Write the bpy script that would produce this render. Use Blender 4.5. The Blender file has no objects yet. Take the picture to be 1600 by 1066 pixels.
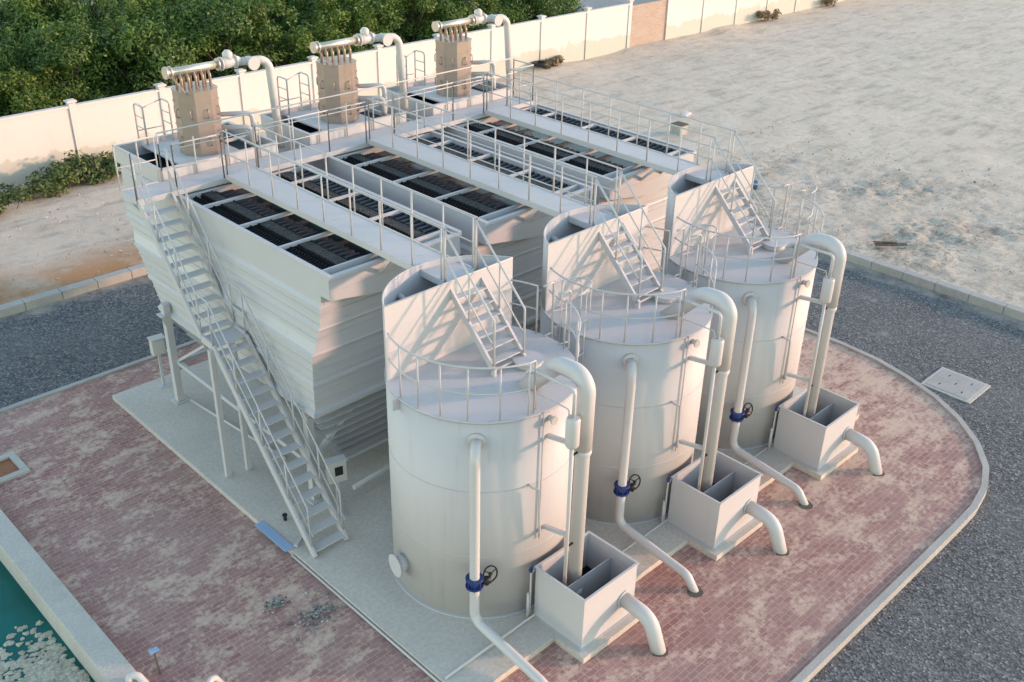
import bpy, bmesh, math, random
from mathutils import Vector, Matrix, noise
random.seed(11)
PI = math.pi
C = bpy.context.scene.collection
S = 3.6572            # distance between the three treatment lines
W, HC = 2.9923, 5.0   # clarifier width, top height
TX, TY, TR, TH = 1.0505, -2.7389, 1.588, 3.96   # tank centre, radius, roof height

# ------------------------------------------------------------------ mesh builder
class MB:
    def __init__(s): s.v = []; s.f = []; s.sm = []
    def face(s, idx, sm=False): s.f.append(tuple(idx)); s.sm.append(sm)
    def poly(s, pts, sm=False):
        b = len(s.v); s.v += [Vector(p) for p in pts]; s.face(range(b, b+len(pts)), sm); return s
    def box(s, a, b, bev=0.0, mat=None):
        x0, y0, z0 = [min(a[i], b[i]) for i in range(3)]; x1, y1, z1 = [max(a[i], b[i]) for i in range(3)]
        bm = bmesh.new(); bmesh.ops.create_cube(bm, size=1)
        for v in bm.verts: v.co = Vector(((x0+x1)/2+v.co.x*(x1-x0), (y0+y1)/2+v.co.y*(y1-y0), (z0+z1)/2+v.co.z*(z1-z0)))
        if bev: bmesh.ops.bevel(bm, geom=bm.edges[:], offset=bev, segments=2, profile=.6, affect='EDGES')
        return s.add_bm(bm, mat)
    def add_bm(s, bm, mat=None, sm=False):
        bm.verts.index_update(); b = len(s.v)
        for v in bm.verts: s.v.append((mat @ v.co) if mat else v.co.copy())
        for f in bm.faces: s.face([b+v.index for v in f.verts], sm)
        bm.free(); return s
    def bar(s, p, q, w, h, up=(0, 0, 1)):
        p, q = Vector(p), Vector(q); d = (q-p).normalized(); u = Vector(up)
        if abs(d.dot(u)) > .98: u = Vector((0, 1, 0))
        r = d.cross(u).normalized()*w/2; u = r.cross(d).normalized()*h/2
        b = len(s.v)
        for c in (p, q): s.v += [c-r-u, c+r-u, c+r+u, c-r+u]
        for f in ((3, 2, 1, 0), (4, 5, 6, 7), (0, 1, 5, 4), (1, 2, 6, 5), (2, 3, 7, 6), (3, 0, 4, 7)): s.face([b+i for i in f])
        return s
    def tube(s, pts, r, n=8, caps=True, closed=False, bend=0.0, seg=5):
        pts = [Vector(p) for p in pts]
        if bend: pts = rounded(pts, bend, seg)
        m = len(pts); rr = r if isinstance(r, (list, tuple)) else [r]*m
        t0 = (pts[1]-pts[0]).normalized(); u = Vector((0, 0, 1))
        if abs(t0.dot(u)) > .95: u = Vector((0, 1, 0))
        u = (u-t0*u.dot(t0)).normalized(); b = len(s.v); pt = t0
        for i in range(m):
            if closed: t = (pts[(i+1) % m]-pts[i-1]).normalized()
            elif i == 0: t = t0
            elif i == m-1: t = (pts[i]-pts[i-1]).normalized()
            else: t = ((pts[i+1]-pts[i]).normalized()+(pts[i]-pts[i-1]).normalized()).normalized()
            ax = pt.cross(t)
            if ax.length > 1e-6: u = Matrix.Rotation(pt.angle(t), 3, ax.normalized()) @ u
            u = (u-t*u.dot(t)).normalized(); w = t.cross(u); pt = t
            for k in range(n):
                a = 2*PI*k/n; s.v.append(pts[i]+(u*math.cos(a)+w*math.sin(a))*rr[i])
        for i in range(m if closed else m-1):
            j = (i+1) % m
            for k in range(n): s.face((b+i*n+k, b+i*n+(k+1) % n, b+j*n+(k+1) % n, b+j*n+k), True)
        if caps and not closed:
            s.face([b+k for k in range(n)][::-1]); s.face([b+(m-1)*n+k for k in range(n)])
        return s
    def cyl(s, p, q, r, n=16, r2=None): return s.tube([p, q], [r, r if r2 is None else r2], n)
    def ring(s, c, r, a0, a1, tr, n=24, k=6, closed=False):
        m = n if closed else n+1
        pts = [(c[0]+r*math.cos(a0+(a1-a0)*i/n), c[1]+r*math.sin(a0+(a1-a0)*i/n), c[2]) for i in range(m)]
        return s.tube(pts, tr, k, closed=closed)
    def arcwall(s, c, r, a0, a1, z0, z1, th, n=40, closed=False):
        """curved upright plate, outer radius r, thickness th inward"""
        b = len(s.v); m = n if closed else n+1
        for i in range(m):
            a = a0+(a1-a0)*i/n; ca, sa = math.cos(a), math.sin(a)
            for (rad, z) in ((r, z0), (r, z1), (r-th, z1), (r-th, z0)): s.v.append(Vector((c[0]+rad*ca, c[1]+rad*sa, z)))
        for i in range(n):
            j = (i+1) % m
            for k in range(4): s.face((b+i*4+k, b+j*4+k, b+j*4+(k+1) % 4, b+i*4+(k+1) % 4), k in (0, 2))
        if not closed:
            s.face((b+3, b+2, b+1, b)); e = b+(m-1)*4; s.face((e, e+1, e+2, e+3))
        return s
    def disc(s, c, r, z0, z1, n=48):
        b = len(s.v)
        for z in (z0, z1):
            for k in range(n): s.v.append(Vector((c[0]+r*math.cos(2*PI*k/n), c[1]+r*math.sin(2*PI*k/n), z)))
        s.face([b+k for k in range(n)][::-1]); s.face([b+n+k for k in range(n)])
        for k in range(n): s.face((b+k, b+(k+1) % n, b+n+(k+1) % n, b+n+k), True)
        return s
    def prism(s, outline, z0, z1):
        n = len(outline); b = len(s.v)
        for z in (z0, z1):
            for p in outline: s.v.append(Vector((p[0], p[1], z)))
        s.face([b+k for k in range(n)][::-1]); s.face([b+n+k for k in range(n)])
        for k in range(n): s.face((b+k, b+(k+1) % n, b+n+(k+1) % n, b+n+k))
        return s
    def loft(s, rings, caps=(True, True), sm=False):
        b = len(s.v); n = len(rings[0])
        for r in rings: s.v += [Vector(p) for p in r]
        for i in range(len(rings)-1):
            for k in range(n): s.face((b+i*n+k, b+i*n+(k+1) % n, b+(i+1)*n+(k+1) % n, b+(i+1)*n+k), sm)
        if caps[0]: s.face([b+k for k in range(n)][::-1])
        if caps[1]: s.face([b+(len(rings)-1)*n+k for k in range(n)])
        return s
    def blob(s, c, r, sub=1, amp=.3, sq=(1, 1, 1)):
        bm = bmesh.new(); bmesh.ops.create_icosphere(bm, subdivisions=sub, radius=1)
        o = Vector((random.uniform(0, 99), random.uniform(0, 99), random.uniform(0, 99)))
        for v in bm.verts:
            k = 1+amp*noise.noise(v.co*1.3+o)*2; v.co = Vector((v.co.x*sq[0], v.co.y*sq[1], v.co.z*sq[2]))*k*r+Vector(c)
        return s.add_bm(bm)
    def build(s, name, mat, root=None, parent=None, fix=False):
        off = root['_o'] if root is not None else (0, 0, 0); off = Vector(off)
        me = bpy.data.meshes.new(name); me.from_pydata([tuple(v-off) for v in s.v], [], s.f)
        me.polygons.foreach_set('use_smooth', s.sm)
        if fix:
            bm = bmesh.new(); bm.from_mesh(me); bmesh.ops.recalc_face_normals(bm, faces=bm.faces[:]); bm.to_mesh(me); bm.free()
        me.materials.append(mat); me.update()
        o = bpy.data.objects.new(name, me); C.objects.link(o)
        p = parent if parent is not None else root
        if p is not None: o.parent = p
        return o

def rounded(pts, rad, seg=5):
    out = [pts[0]]
    for i in range(1, len(pts)-1):
        a, b, c = pts[i-1], pts[i], pts[i+1]
        d1, d2 = (a-b), (c-b); l1, l2 = d1.length, d2.length; d1.normalize(); d2.normalize()
        th = d1.angle(d2)
        if th > PI-.03: out.append(b); continue
        t = min(rad/math.tan(th/2), l1*.49, l2*.49); r = t*math.tan(th/2)
        bis = (d1+d2).normalized(); cen = b+bis*(r/math.sin(th/2)); s0 = b+d1*t-cen; s1 = b+d2*t-cen
        ang = s0.angle(s1); ax = s0.cross(s1).normalized()
        for k in range(seg+1): out.append(cen+Matrix.Rotation(ang*k/seg, 3, ax) @ s0)
    out.append(pts[-1]); return out

def thing(name, label, cat, loc=(0, 0, 0), group=None):
    o = bpy.data.objects.new(name, None); C.objects.link(o); o.location = loc; o['_o'] = tuple(loc)
    o.empty_display_size = .2; return tag(o, label, cat, group)
def tag(o, label, cat, group=None, kind=None):
    o['label'] = label; o['category'] = cat
    if group: o['group'] = group
    if kind: o['kind'] = kind
    return o
def struct(o): o['kind'] = 'structure'; return o
def kids(o): return [c for c in bpy.data.objects if c.parent == o]
def copy_tree(o, parent=None):
    ch = kids(o); c = o.copy(); C.objects.link(c)
    if parent is not None: c.parent = parent
    for k in ch: copy_tree(k, c)
    return c
def repeat(root, dx, label, dy=0):
    c = copy_tree(root); c.location = root.location+Vector((dx, dy, 0)); c['label'] = label; return c

# ------------------------------------------------------------------ materials
def nodes(name):
    m = bpy.data.materials.new(name); m.use_nodes = True; nt = m.node_tree
    return m, nt, nt.nodes['Principled BSDF']
def N(nt, t, **k):
    n = nt.nodes.new(t)
    for a, b in k.items():
        if a in n.inputs: n.inputs[a].default_value = b
        else: setattr(n, a, b)
    return n
def ramp(nt, src, stops):
    r = nt.nodes.new('ShaderNodeValToRGB'); e = r.color_ramp.elements
    while len(e) < len(stops): e.new(.5)
    for i, (p, c) in enumerate(stops): e[i].position = p; e[i].color = (c if len(c) == 4 else (*c, 1)) if hasattr(c, '__len__') else (c, c, c, 1)
    nt.links.new(src, r.inputs[0]); return r.outputs[0]
def mix(nt, f, a, b, mode='MIX'):
    m = nt.nodes.new('ShaderNodeMix'); m.data_type = 'RGBA'; m.blend_type = mode
    for i, v in ((0, f), (6, a), (7, b)):
        if isinstance(v, (int, float)): m.inputs[i].default_value = v
        elif isinstance(v, (tuple, list)): m.inputs[i].default_value = (*v, 1)
        else: nt.links.new(v, m.inputs[i])
    return m.outputs[2]
def coord(nt, scale=(1, 1, 1), geo=False):
    if geo: g = nt.nodes.new('ShaderNodeNewGeometry'); src = g.outputs['Position']
    else: g = nt.nodes.new('ShaderNodeTexCoord'); src = g.outputs['Object']
    mp = nt.nodes.new('ShaderNodeMapping'); mp.inputs['Scale'].default_value = scale; nt.links.new(src, mp.inputs[0]); return mp.outputs[0]
def nz(nt, vec, scale, detail=5, rough=.55):
    n = N(nt, 'ShaderNodeTexNoise', Scale=scale, Detail=detail, Roughness=rough); nt.links.new(vec, n.inputs['Vector']); return n.outputs['Fac']
def bump(nt, bs, h, strength=.3, dist=.02):
    b = N(nt, 'ShaderNodeBump', Strength=strength, Distance=dist); nt.links.new(h, b.inputs['Height']); nt.links.new(b.outputs[0], bs.inputs['Normal'])

def paint(name, col, rough=.50, dirt=(.42, .38, .32), amt=.35, metal=0.0, wav=.12, streak=True):
    m, nt, bs = nodes(name); v = coord(nt, geo=True)
    big = nz(nt, v, .9, 4); vs = coord(nt, (7, 7, .5), geo=True); st = nz(nt, vs, 1.0, 4, .6); fine = nz(nt, v, 22, 3)
    c = mix(nt, ramp(nt, big, [(.35, 0.0), (.75, .22)]), col, [x*.86 for x in col])
    d = N(nt, 'ShaderNodeMath', operation='MULTIPLY'); nt.links.new(ramp(nt, st, [(.55, 0.0), (.8, amt)]), d.inputs[0]); nt.links.new(ramp(nt, big, [(.4, .25), (.65, 1.0)]), d.inputs[1])
    c = mix(nt, d.outputs[0], c, dirt)
    c = mix(nt, ramp(nt, fine, [(.62, 0.0), (.85, amt*.6)]), c, dirt)
    nt.links.new(c, bs.inputs['Base Color'])
    nt.links.new(ramp(nt, fine, [(.3, rough-.06), (.8, rough+.12)]), bs.inputs['Roughness'])
    bs.inputs['Metallic'].default_value = metal; bs.inputs['Specular IOR Level'].default_value = .5 if metal else .28
    if wav: bump(nt, bs, nz(nt, v, 2.2, 2), wav, .03)
    return m
M = {}
WHITE = (.485, .475, .482)
M['white'] = paint('white_paint', WHITE)
M['hull'] = paint('hull_paint', (.475, .478, .487), .45, amt=.4, wav=.2)
M['tank'] = paint('tank_paint', WHITE, .5, (.31, .30, .28), .5, wav=.22)
M['deck'] = paint('deck_paint', (.50, .495, .50), .55, amt=.5)
M['pipe'] = paint('pipe_paint', (.50, .49, .485), .38, amt=.25, wav=.04)
M['rail'] = paint('rail_paint', (.46, .455, .46), .4, amt=.25, wav=0)
M['steel'] = paint('stainless_steel', (.365, .305, .27), .40, (.20, .13, .09), .6, .6, .2)
M['tubes'] = paint('aged_tube_metal', (.36, .27, .22), .42, (.2, .12, .08), .6, .5, 0)
M['alu'] = paint('bright_metal', (.62, .58, .50), .32, (.3, .22, .15), .3, .7, 0)
M['blue'] = paint('blue_enamel', (.022, .042, .16), .35, (.03, .03, .05), .3, 0, 0)
M['black'] = paint('black_iron', (.018, .018, .02), .45, (.06, .05, .04), .3, 0, 0)
M['grey'] = paint('grey_enclosure', (.50, .50, .47), .5, amt=.3)
M['screen'] = paint('dark_window', (.02, .022, .025), .15, amt=.1, wav=0)
M['sheet'] = paint('pale_blue_sheet', (.27, .38, .55), .5, amt=.3)
M['timber'] = paint('weathered_plank', (.10, .085, .07), .8, amt=.5)
M['trough'] = paint('dark_trough', (.016, .017, .021), .6, (.06, .05, .045), .5, 0, .1)

M['slat'] = paint('dark_slats', (.032, .038, .050), .55, (.09, .08, .07), .7, 0, .1)
def m_media():
    m, nt, bs = nodes('settler_media'); v = coord(nt, geo=True)
    n = nz(nt, v, 9, 6, .7); vo = N(nt, 'ShaderNodeTexVoronoi', Scale=21.0); nt.links.new(v, vo.inputs['Vector'])
    c = ramp(nt, n, [(.3, (.02, .02, .022)), (.55, (.052, .050, .048)), (.8, (.12, .105, .09))])
    nt.links.new(mix(nt, 1.0, c, ramp(nt, vo.outputs['Distance'], [(.05, .15), (.5, 1.0)]), 'MULTIPLY'), bs.inputs['Base Color'])
    bs.inputs['Roughness'].default_value = .8; bump(nt, bs, vo.outputs['Distance'], .8, .05); return m
M['media'] = m_media()
def m_water(name, a, b, rough, bs_):
    m, nt, bs = nodes(name); v = coord(nt, geo=True); n = nz(nt, v, .8, 4)
    nt.links.new(ramp(nt, n, [(.35, a), (.65, b)]), bs.inputs['Base Color']); bs.inputs['Roughness'].default_value = rough
    bs.inputs['IOR'].default_value = 1.33; bs.inputs['Specular IOR Level'].default_value = .35; bump(nt, bs, nz(nt, v, 6, 3), bs_, .02); return m
M['water'] = m_water('process_water', (.008, .014, .022), (.012, .035, .045), .16, .2)
M['pool'] = m_water('pool_water', (.004, .085, .072), (.006, .125, .108), .12, .1)

def m_concrete(name, a, b, stain, sc=1.0, bmp=.25):
    m, nt, bs = nodes(name); v = coord(nt, geo=True)
    n1 = nz(nt, v, .55*sc, 7, .62); n2 = nz(nt, v, 14*sc, 5, .6); n3 = nz(nt, v, 1.7*sc, 8, .72); n4 = nz(nt, v, 70*sc, 3)
    c = ramp(nt, n1, [(.32, a), (.68, b)]); c = mix(nt, ramp(nt, n3, [(.52, 0.0), (.72, .65)]), c, stain)
    c = mix(nt, ramp(nt, n2, [(.35, .35), (.6, 0.0)]), c, [x*.6 for x in a]); c = mix(nt, ramp(nt, n4, [(.4, .2), (.6, 0.0)]), c, [x*.5 for x in a])
    nt.links.new(c, bs.inputs['Base Color']); bs.inputs['Roughness'].default_value = .88; bump(nt, bs, n2, bmp, .02); return m
M['slab'] = m_concrete('slab_concrete', (.50, .46, .41), (.63, .58, .51), (.60, .51, .40))
M['kerb'] = m_concrete('kerb_concrete', (.36, .35, .33), (.46, .45, .42), (.30, .28, .25), 2)
M['coping'] = m_concrete('coping_concrete', (.46, .435, .39), (.55, .52, .47), (.36, .34, .30), 1.5, .15)

def m_sand():
    m, nt, bs = nodes('sand'); v = coord(nt, geo=True)
    a = nz(nt, v, .11, 6, .6); b = nz(nt, v, .6, 8, .68); c3 = nz(nt, v, 3.2, 7, .72); d = nz(nt, v, 30, 4, .7)
    vs = coord(nt, (.35, 1.3, 1), geo=True); st = nz(nt, vs, 1.4, 7, .7)
    c = ramp(nt, b, [(.3, (.48, .41, .325)), (.5, (.585, .51, .415)), (.7, (.64, .57, .475))])
    c = mix(nt, ramp(nt, a, [(.4, 0.0), (.65, .45)]), c, (.58, .52, .43))
    c = mix(nt, ramp(nt, st, [(.5, 0.0), (.68, .6)]), c, (.26, .225, .185))
    c = mix(nt, ramp(nt, c3, [(.3, .55), (.46, 0.0)]), c, (.24, .20, .16))
    c = mix(nt, ramp(nt, d, [(.3, .5), (.5, 0.0)]), c, (.22, .19, .155))
    # dark damp clods near the road, ochre earth at the far left kerb, grey gravel behind the wall
    g = nt.nodes.new('ShaderNodeVertexColor'); g.layer_name = 'soil'; sep = nt.nodes.new('ShaderNodeSeparateColor'); nt.links.new(g.outputs[0], sep.inputs[0])
    def masked(ch, nsrc, lo, hi):
        mm = N(nt, 'ShaderNodeMath', operation='MULTIPLY'); nt.links.new(sep.outputs[ch], mm.inputs[0]); nt.links.new(ramp(nt, nsrc, [(lo, 0.0), (hi, 1.0)]), mm.inputs[1]); return mm.outputs[0]
    c = mix(nt, masked(0, nz(nt, v, 1.5, 9, .78), .44, .60), c, (.29, .24, .19)); c = mix(nt, masked(0, nz(nt, v, 6, 6, .75), .5, .64), c, (.16, .13, .10))
    c = mix(nt, masked(1, b, .25, .5), c, (.36, .20, .095))
    c = mix(nt, masked(2, d, .2, .5), c, (.27, .275, .28))
    nt.links.new(c, bs.inputs['Base Color']); bs.inputs['Roughness'].default_value = .95
    h = mix(nt, .35, c3, b); h2 = mix(nt, .3, h, d); bump(nt, bs, h2, .75, .10); return m
M['sand'] = m_sand()
def m_road():
    m, nt, bs = nodes('road_gravel'); v = coord(nt, geo=True)
    vo = N(nt, 'ShaderNodeTexVoronoi', Scale=26.0); nt.links.new(v, vo.inputs['Vector'])
    a = nz(nt, v, .35, 6, .6); d = nz(nt, v, 45, 3)
    sep = nt.nodes.new('ShaderNodeSeparateColor'); nt.links.new(vo.outputs['Color'], sep.inputs[0])
    c = ramp(nt, sep.outputs[0], [(0, (.033, .035, .038)), (.5, (.088, .092, .097)), (.9, (.155, .158, .162)), (1, (.28, .275, .265))])
    c = mix(nt, ramp(nt, a, [(.45, 0.0), (.7, .35)]), c, (.17, .17, .17))
    vs = coord(nt, (1.5, .09, 1), geo=True); c = mix(nt, ramp(nt, nz(nt, vs, 1.2, 5, .65), [(.56, 0.0), (.72, .38)]), c, (.23, .225, .215))
    c = mix(nt, ramp(nt, nz(nt, v, .75, 8, .7), [(.62, 0.0), (.72, .75)]), c, (.34, .325, .30))
    sx = nt.nodes.new('ShaderNodeSeparateXYZ'); nt.links.new(v, sx.inputs[0]); dn = nz(nt, v, 1.3, 7, .7)
    for ax, lo, hi in ((0, 17.2, 18.7), (1, 11.7, 13.0)):
        mr = N(nt, 'ShaderNodeMapRange'); nt.links.new(sx.outputs[ax], mr.inputs[0]); mr.inputs[1].default_value = lo; mr.inputs[2].default_value = hi
        ml = N(nt, 'ShaderNodeMath', operation='MULTIPLY'); nt.links.new(mr.outputs[0], ml.inputs[0]); nt.links.new(dn, ml.inputs[1])
        c = mix(nt, ramp(nt, ml.outputs[0], [(.3, 0.0), (.5, .85)]), c, (.36, .33, .28))
    nt.links.new(c, bs.inputs['Base Color']); bs.inputs['Roughness'].default_value = .85; bump(nt, bs, vo.outputs['Distance'], .5, .02); return m
M['road'] = m_road()
def m_paver():
    m, nt, bs = nodes('brick_pavers'); v = coord(nt, geo=True)
    br = N(nt, 'ShaderNodeTexBrick', Scale=1.0); br.inputs['Mortar Size'].default_value = .008; br.inputs['Brick Width'].default_value = .21; br.inputs['Row Height'].default_value = .105
    br.inputs['Color1'].default_value = (.25, .105, .095, 1); br.inputs['Color2'].default_value = (.36, .185, .16, 1); br.inputs['Mortar'].default_value = (.41, .30, .25, 1); br.inputs['Mortar Smooth'].default_value = .4
    nt.links.new(v, br.inputs['Vector'])
    big = nz(nt, v, .3, 5, .55); mid = nz(nt, coord(nt, (.8, 1.35, 1), geo=True), 1.75, 10, .74); fine = nz(nt, v, 9, 6, .7)
    c = mix(nt, ramp(nt, nz(nt, v, .8, 5), [(.4, 0.0), (.7, .5)]), br.outputs['Color'], (.27, .14, .13))
    add = N(nt, 'ShaderNodeMath', operation='ADD'); nt.links.new(mid, add.inputs[0])
    # more drifted sand on the wide apron beside the road
    g = nt.nodes.new('ShaderNodeVertexColor'); g.layer_name = 'drift'; sc = N(nt, 'ShaderNodeMath', operation='MULTIPLY'); sc.inputs[1].default_value = .2; nt.links.new(g.outputs[0], sc.inputs[0])
    ad2 = N(nt, 'ShaderNodeMath', operation='ADD'); nt.links.new(sc.outputs[0], ad2.inputs[0])
    b2 = N(nt, 'ShaderNodeMath', operation='MULTIPLY'); b2.inputs[1].default_value = .5; nt.links.new(fine, b2.inputs[0]); nt.links.new(b2.outputs[0], ad2.inputs[1])
    nt.links.new(ad2.outputs[0], add.inputs[1])
    patch = ramp(nt, add.outputs[0], [(.765, 0.0), (.83, .45), (.94, .8)])
    film = ramp(nt, big, [(.38, 0.03), (.7, .36)])
    c = mix(nt, film, c, (.42, .33, .285)); c = mix(nt, patch, c, (.60, .455, .35))
    c = mix(nt, ramp(nt, fine, [(.28, .45), (.42, 0.0)]), c, (.12, .075, .07))
    # one pale dusty patch left by the gravel spill
    dd = N(nt, 'ShaderNodeVectorMath', operation='DISTANCE'); nt.links.new(v, dd.inputs[0]); dd.inputs[1].default_value = (-2.9, -2.6, -.12)
    an = N(nt, 'ShaderNodeMath', operation='ADD'); nt.links.new(dd.outputs['Value'], an.inputs[0]); nt.links.new(mid, an.inputs[1])
    c = mix(nt, ramp(nt, an.outputs[0], [(.0, .75), (.45, .6), (1.0, 0.0)]), c, (.38, .36, .35)) if False else c
    nt.links.new(c, bs.inputs['Base Color']); bs.inputs['Roughness'].default_value = .88
    bump(nt, bs, br.outputs['Fac'], -.35, .012); return m
M['paver'] = m_paver()
def m_wall():
    m, nt, bs = nodes('wall_render'); v = coord(nt, geo=True)
    sx = nt.nodes.new('ShaderNodeSeparateXYZ'); nt.links.new(v, sx.inputs[0])
    n = nz(nt, v, 1.1, 6, .65); st = nz(nt, coord(nt, (5, 5, .35), geo=True), 1, 5, .65)
    ad = N(nt, 'ShaderNodeMath', operation='MULTIPLY_ADD'); nt.links.new(n, ad.inputs[0]); ad.inputs[1].default_value = -1.5; nt.links.new(sx.outputs[2], ad.inputs[2])
    c = mix(nt, ramp(nt, n, [(.35, 0.0), (.7, .25)]), (.64, .59, .56), (.56, .52, .49))
    c = mix(nt, ramp(nt, st, [(.6, 0.0), (.8, .4)]), c, (.38, .34, .29))
    c = mix(nt, ramp(nt, ad.outputs[0], [(-.0, .6), (.12, 0.0)]), c, (.40, .41, .33))
    nt.links.new(c, bs.inputs['Base Color']); bs.inputs['Roughness'].default_value = .9; bump(nt, bs, n, .15, .03); return m
M['wall'] = m_wall()
def m_brick():
    m, nt, bs = nodes('bare_brick'); g = coord(nt, geo=True)
    sx = nt.nodes.new('ShaderNodeSeparateXYZ'); nt.links.new(g, sx.inputs[0]); cb = nt.nodes.new('ShaderNodeCombineXYZ'); nt.links.new(sx.outputs[0], cb.inputs[0]); nt.links.new(sx.outputs[2], cb.inputs[1])
    br = N(nt, 'ShaderNodeTexBrick', Scale=1.0); br.inputs['Brick Width'].default_value = .22; br.inputs['Row Height'].default_value = .08; br.inputs['Mortar Size'].default_value = .012
    br.inputs['Color1'].default_value = (.33, .20, .15, 1); br.inputs['Color2'].default_value = (.42, .29, .22, 1); br.inputs['Mortar'].default_value = (.42, .38, .33, 1)
    nt.links.new(cb.outputs[0], br.inputs['Vector']); c = mix(nt, ramp(nt, nz(nt, g, 1.2, 6), [(.4, 0.0), (.7, .7)]), br.outputs['Color'], (.40, .35, .30))
    nt.links.new(c, bs.inputs['Base Color']); bs.inputs['Roughness'].default_value = .92; return m
M['brick'] = m_brick()
def m_leaf(name, dark, mid, lite):
    m, nt, bs = nodes(name); g = nt.nodes.new('ShaderNodeNewGeometry'); oi = nt.nodes.new('ShaderNodeObjectInfo')
    c = ramp(nt, g.outputs['Random Per Island'], [(0, dark), (.55, mid), (1, lite)])
    v = coord(nt, geo=True)
    c = mix(nt, ramp(nt, nz(nt, v, .45, 3), [(.45, 0.0), (.7, .55)]), c, tuple(x*1.25 for x in lite))
    c = mix(nt, ramp(nt, oi.outputs['Random'], [(.1, .0), (.6, .12), (.95, .4)]), c, (lite[0]*1.2, lite[1]*.95, lite[2]*.8))
    nt.links.new(c, bs.inputs['Base Color']); bs.inputs['Roughness'].default_value = .55
    tr = nt.nodes.new('ShaderNodeBsdfTranslucent'); nt.links.new(c, tr.inputs[0]); ms = nt.nodes.new('ShaderNodeMixShader'); ms.inputs[0].default_value = .22
    nt.links.new(bs.outputs[0], ms.inputs[1]); nt.links.new(tr.outputs[0], ms.inputs[2]); nt.links.new(ms.outputs[0], nt.nodes['Material Output'].inputs[0]); return m
M['leaf'] = m_leaf('tree_leaves', (.018, .056, .011), (.055, .118, .02), (.13, .215, .03))
M['weed'] = m_leaf('weed_leaves', (.03, .06, .015), (.07, .12, .03), (.14, .18, .05))
M['dry'] = m_leaf('dry_scrub_leaves', (.09, .075, .04), (.16, .125, .07), (.22, .18, .10))
M['bark'] = paint('bark', (.07, .05, .035), .9, amt=.4)
def m_stone(name, a, b):
    m, nt, bs = nodes(name); g = nt.nodes.new('ShaderNodeNewGeometry')
    c = ramp(nt, g.outputs['Random Per Island'], [(0, a), (1, b)]); c = mix(nt, ramp(nt, nz(nt, coord(nt, geo=True), 20, 5), [(.4, 0.0), (.7, .5)]), c, [x*.6 for x in a])
    nt.links.new(c, bs.inputs['Base Color']); bs.inputs['Roughness'].default_value = .9; return m
M['stone'] = m_stone('gravel_stone', (.10, .095, .09), (.42, .40, .37)); M['pebble'] = m_stone('pebble_stone', (.24, .215, .18), (.56, .53, .47))
M['foam'] = m_stone('floating_scum', (.36, .33, .25), (.55, .51, .41))
M['orange'] = paint('rusty_water', (.28, .10, .03), .3, (.05, .02, .01), .8)
M['cloth'] = paint('grey_green_tarpaulin', (.30, .32, .27), .7, amt=.4)

# ------------------------------------------------------------------ camera, sun, sky
def camera():
    cx, cy, cz, yaw, pit, rol, f = -8.7859, -13.2799, 12.4175, -0.7838, -0.5026, 0.0234, 1585.54
    fw = Vector((-math.sin(yaw)*math.cos(pit), math.cos(yaw)*math.cos(pit), math.sin(pit))); r = Vector((math.cos(yaw), math.sin(yaw), 0)); u = r.cross(fw)
    r2 = r*math.cos(rol)+u*math.sin(rol); u2 = u*math.cos(rol)-r*math.sin(rol)
    cd = bpy.data.cameras.new('camera'); cd.sensor_width = 36; cd.lens = f/1600*36; cd.clip_end = 3000; cd.clip_start = .1
    o = bpy.data.objects.new('camera', cd); C.objects.link(o)
    o.matrix_world = Matrix(((r2.x, u2.x, -fw.x, cx), (r2.y, u2.y, -fw.y, cy), (r2.z, u2.z, -fw.z, cz), (0, 0, 0, 1)))
    bpy.context.scene.camera = o
camera()
PHI, EL = math.radians(-36.5), math.radians(9.5)
sd = Vector((math.cos(PHI)*math.cos(EL), math.sin(PHI)*math.cos(EL), math.sin(EL)))
L = bpy.data.lights.new('sun', 'SUN'); L.energy = 1.3; L.angle = math.radians(2.6); L.color = (1, .57, .41)
so = bpy.data.objects.new('sun', L); C.objects.link(so); so.rotation_euler = (-sd).to_track_quat('-Z', 'Y').to_euler(); so.location = (20, -20, 20)
w = bpy.data.worlds.new('World'); bpy.context.scene.world = w; w.use_nodes = True; nt = w.node_tree
sk = nt.nodes.new('ShaderNodeTexSky'); sk.sky_type = 'NISHITA'; sk.sun_disc = False; sk.sun_elevation = EL; sk.sun_rotation = math.atan2(sd.x, sd.y)
sk.air_density = 1.0; sk.dust_density = 0.1; sk.ozone_density = 0.0
bg = nt.nodes['Background']; nt.links.new(sk.outputs[0], bg.inputs[0]); bg.inputs[1].default_value = .15
vsn = bpy.context.scene.view_settings; vsn.view_transform = 'Standard'; vsn.look = 'None'; vsn.gamma = 1; vsn.exposure = 1.9

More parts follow.
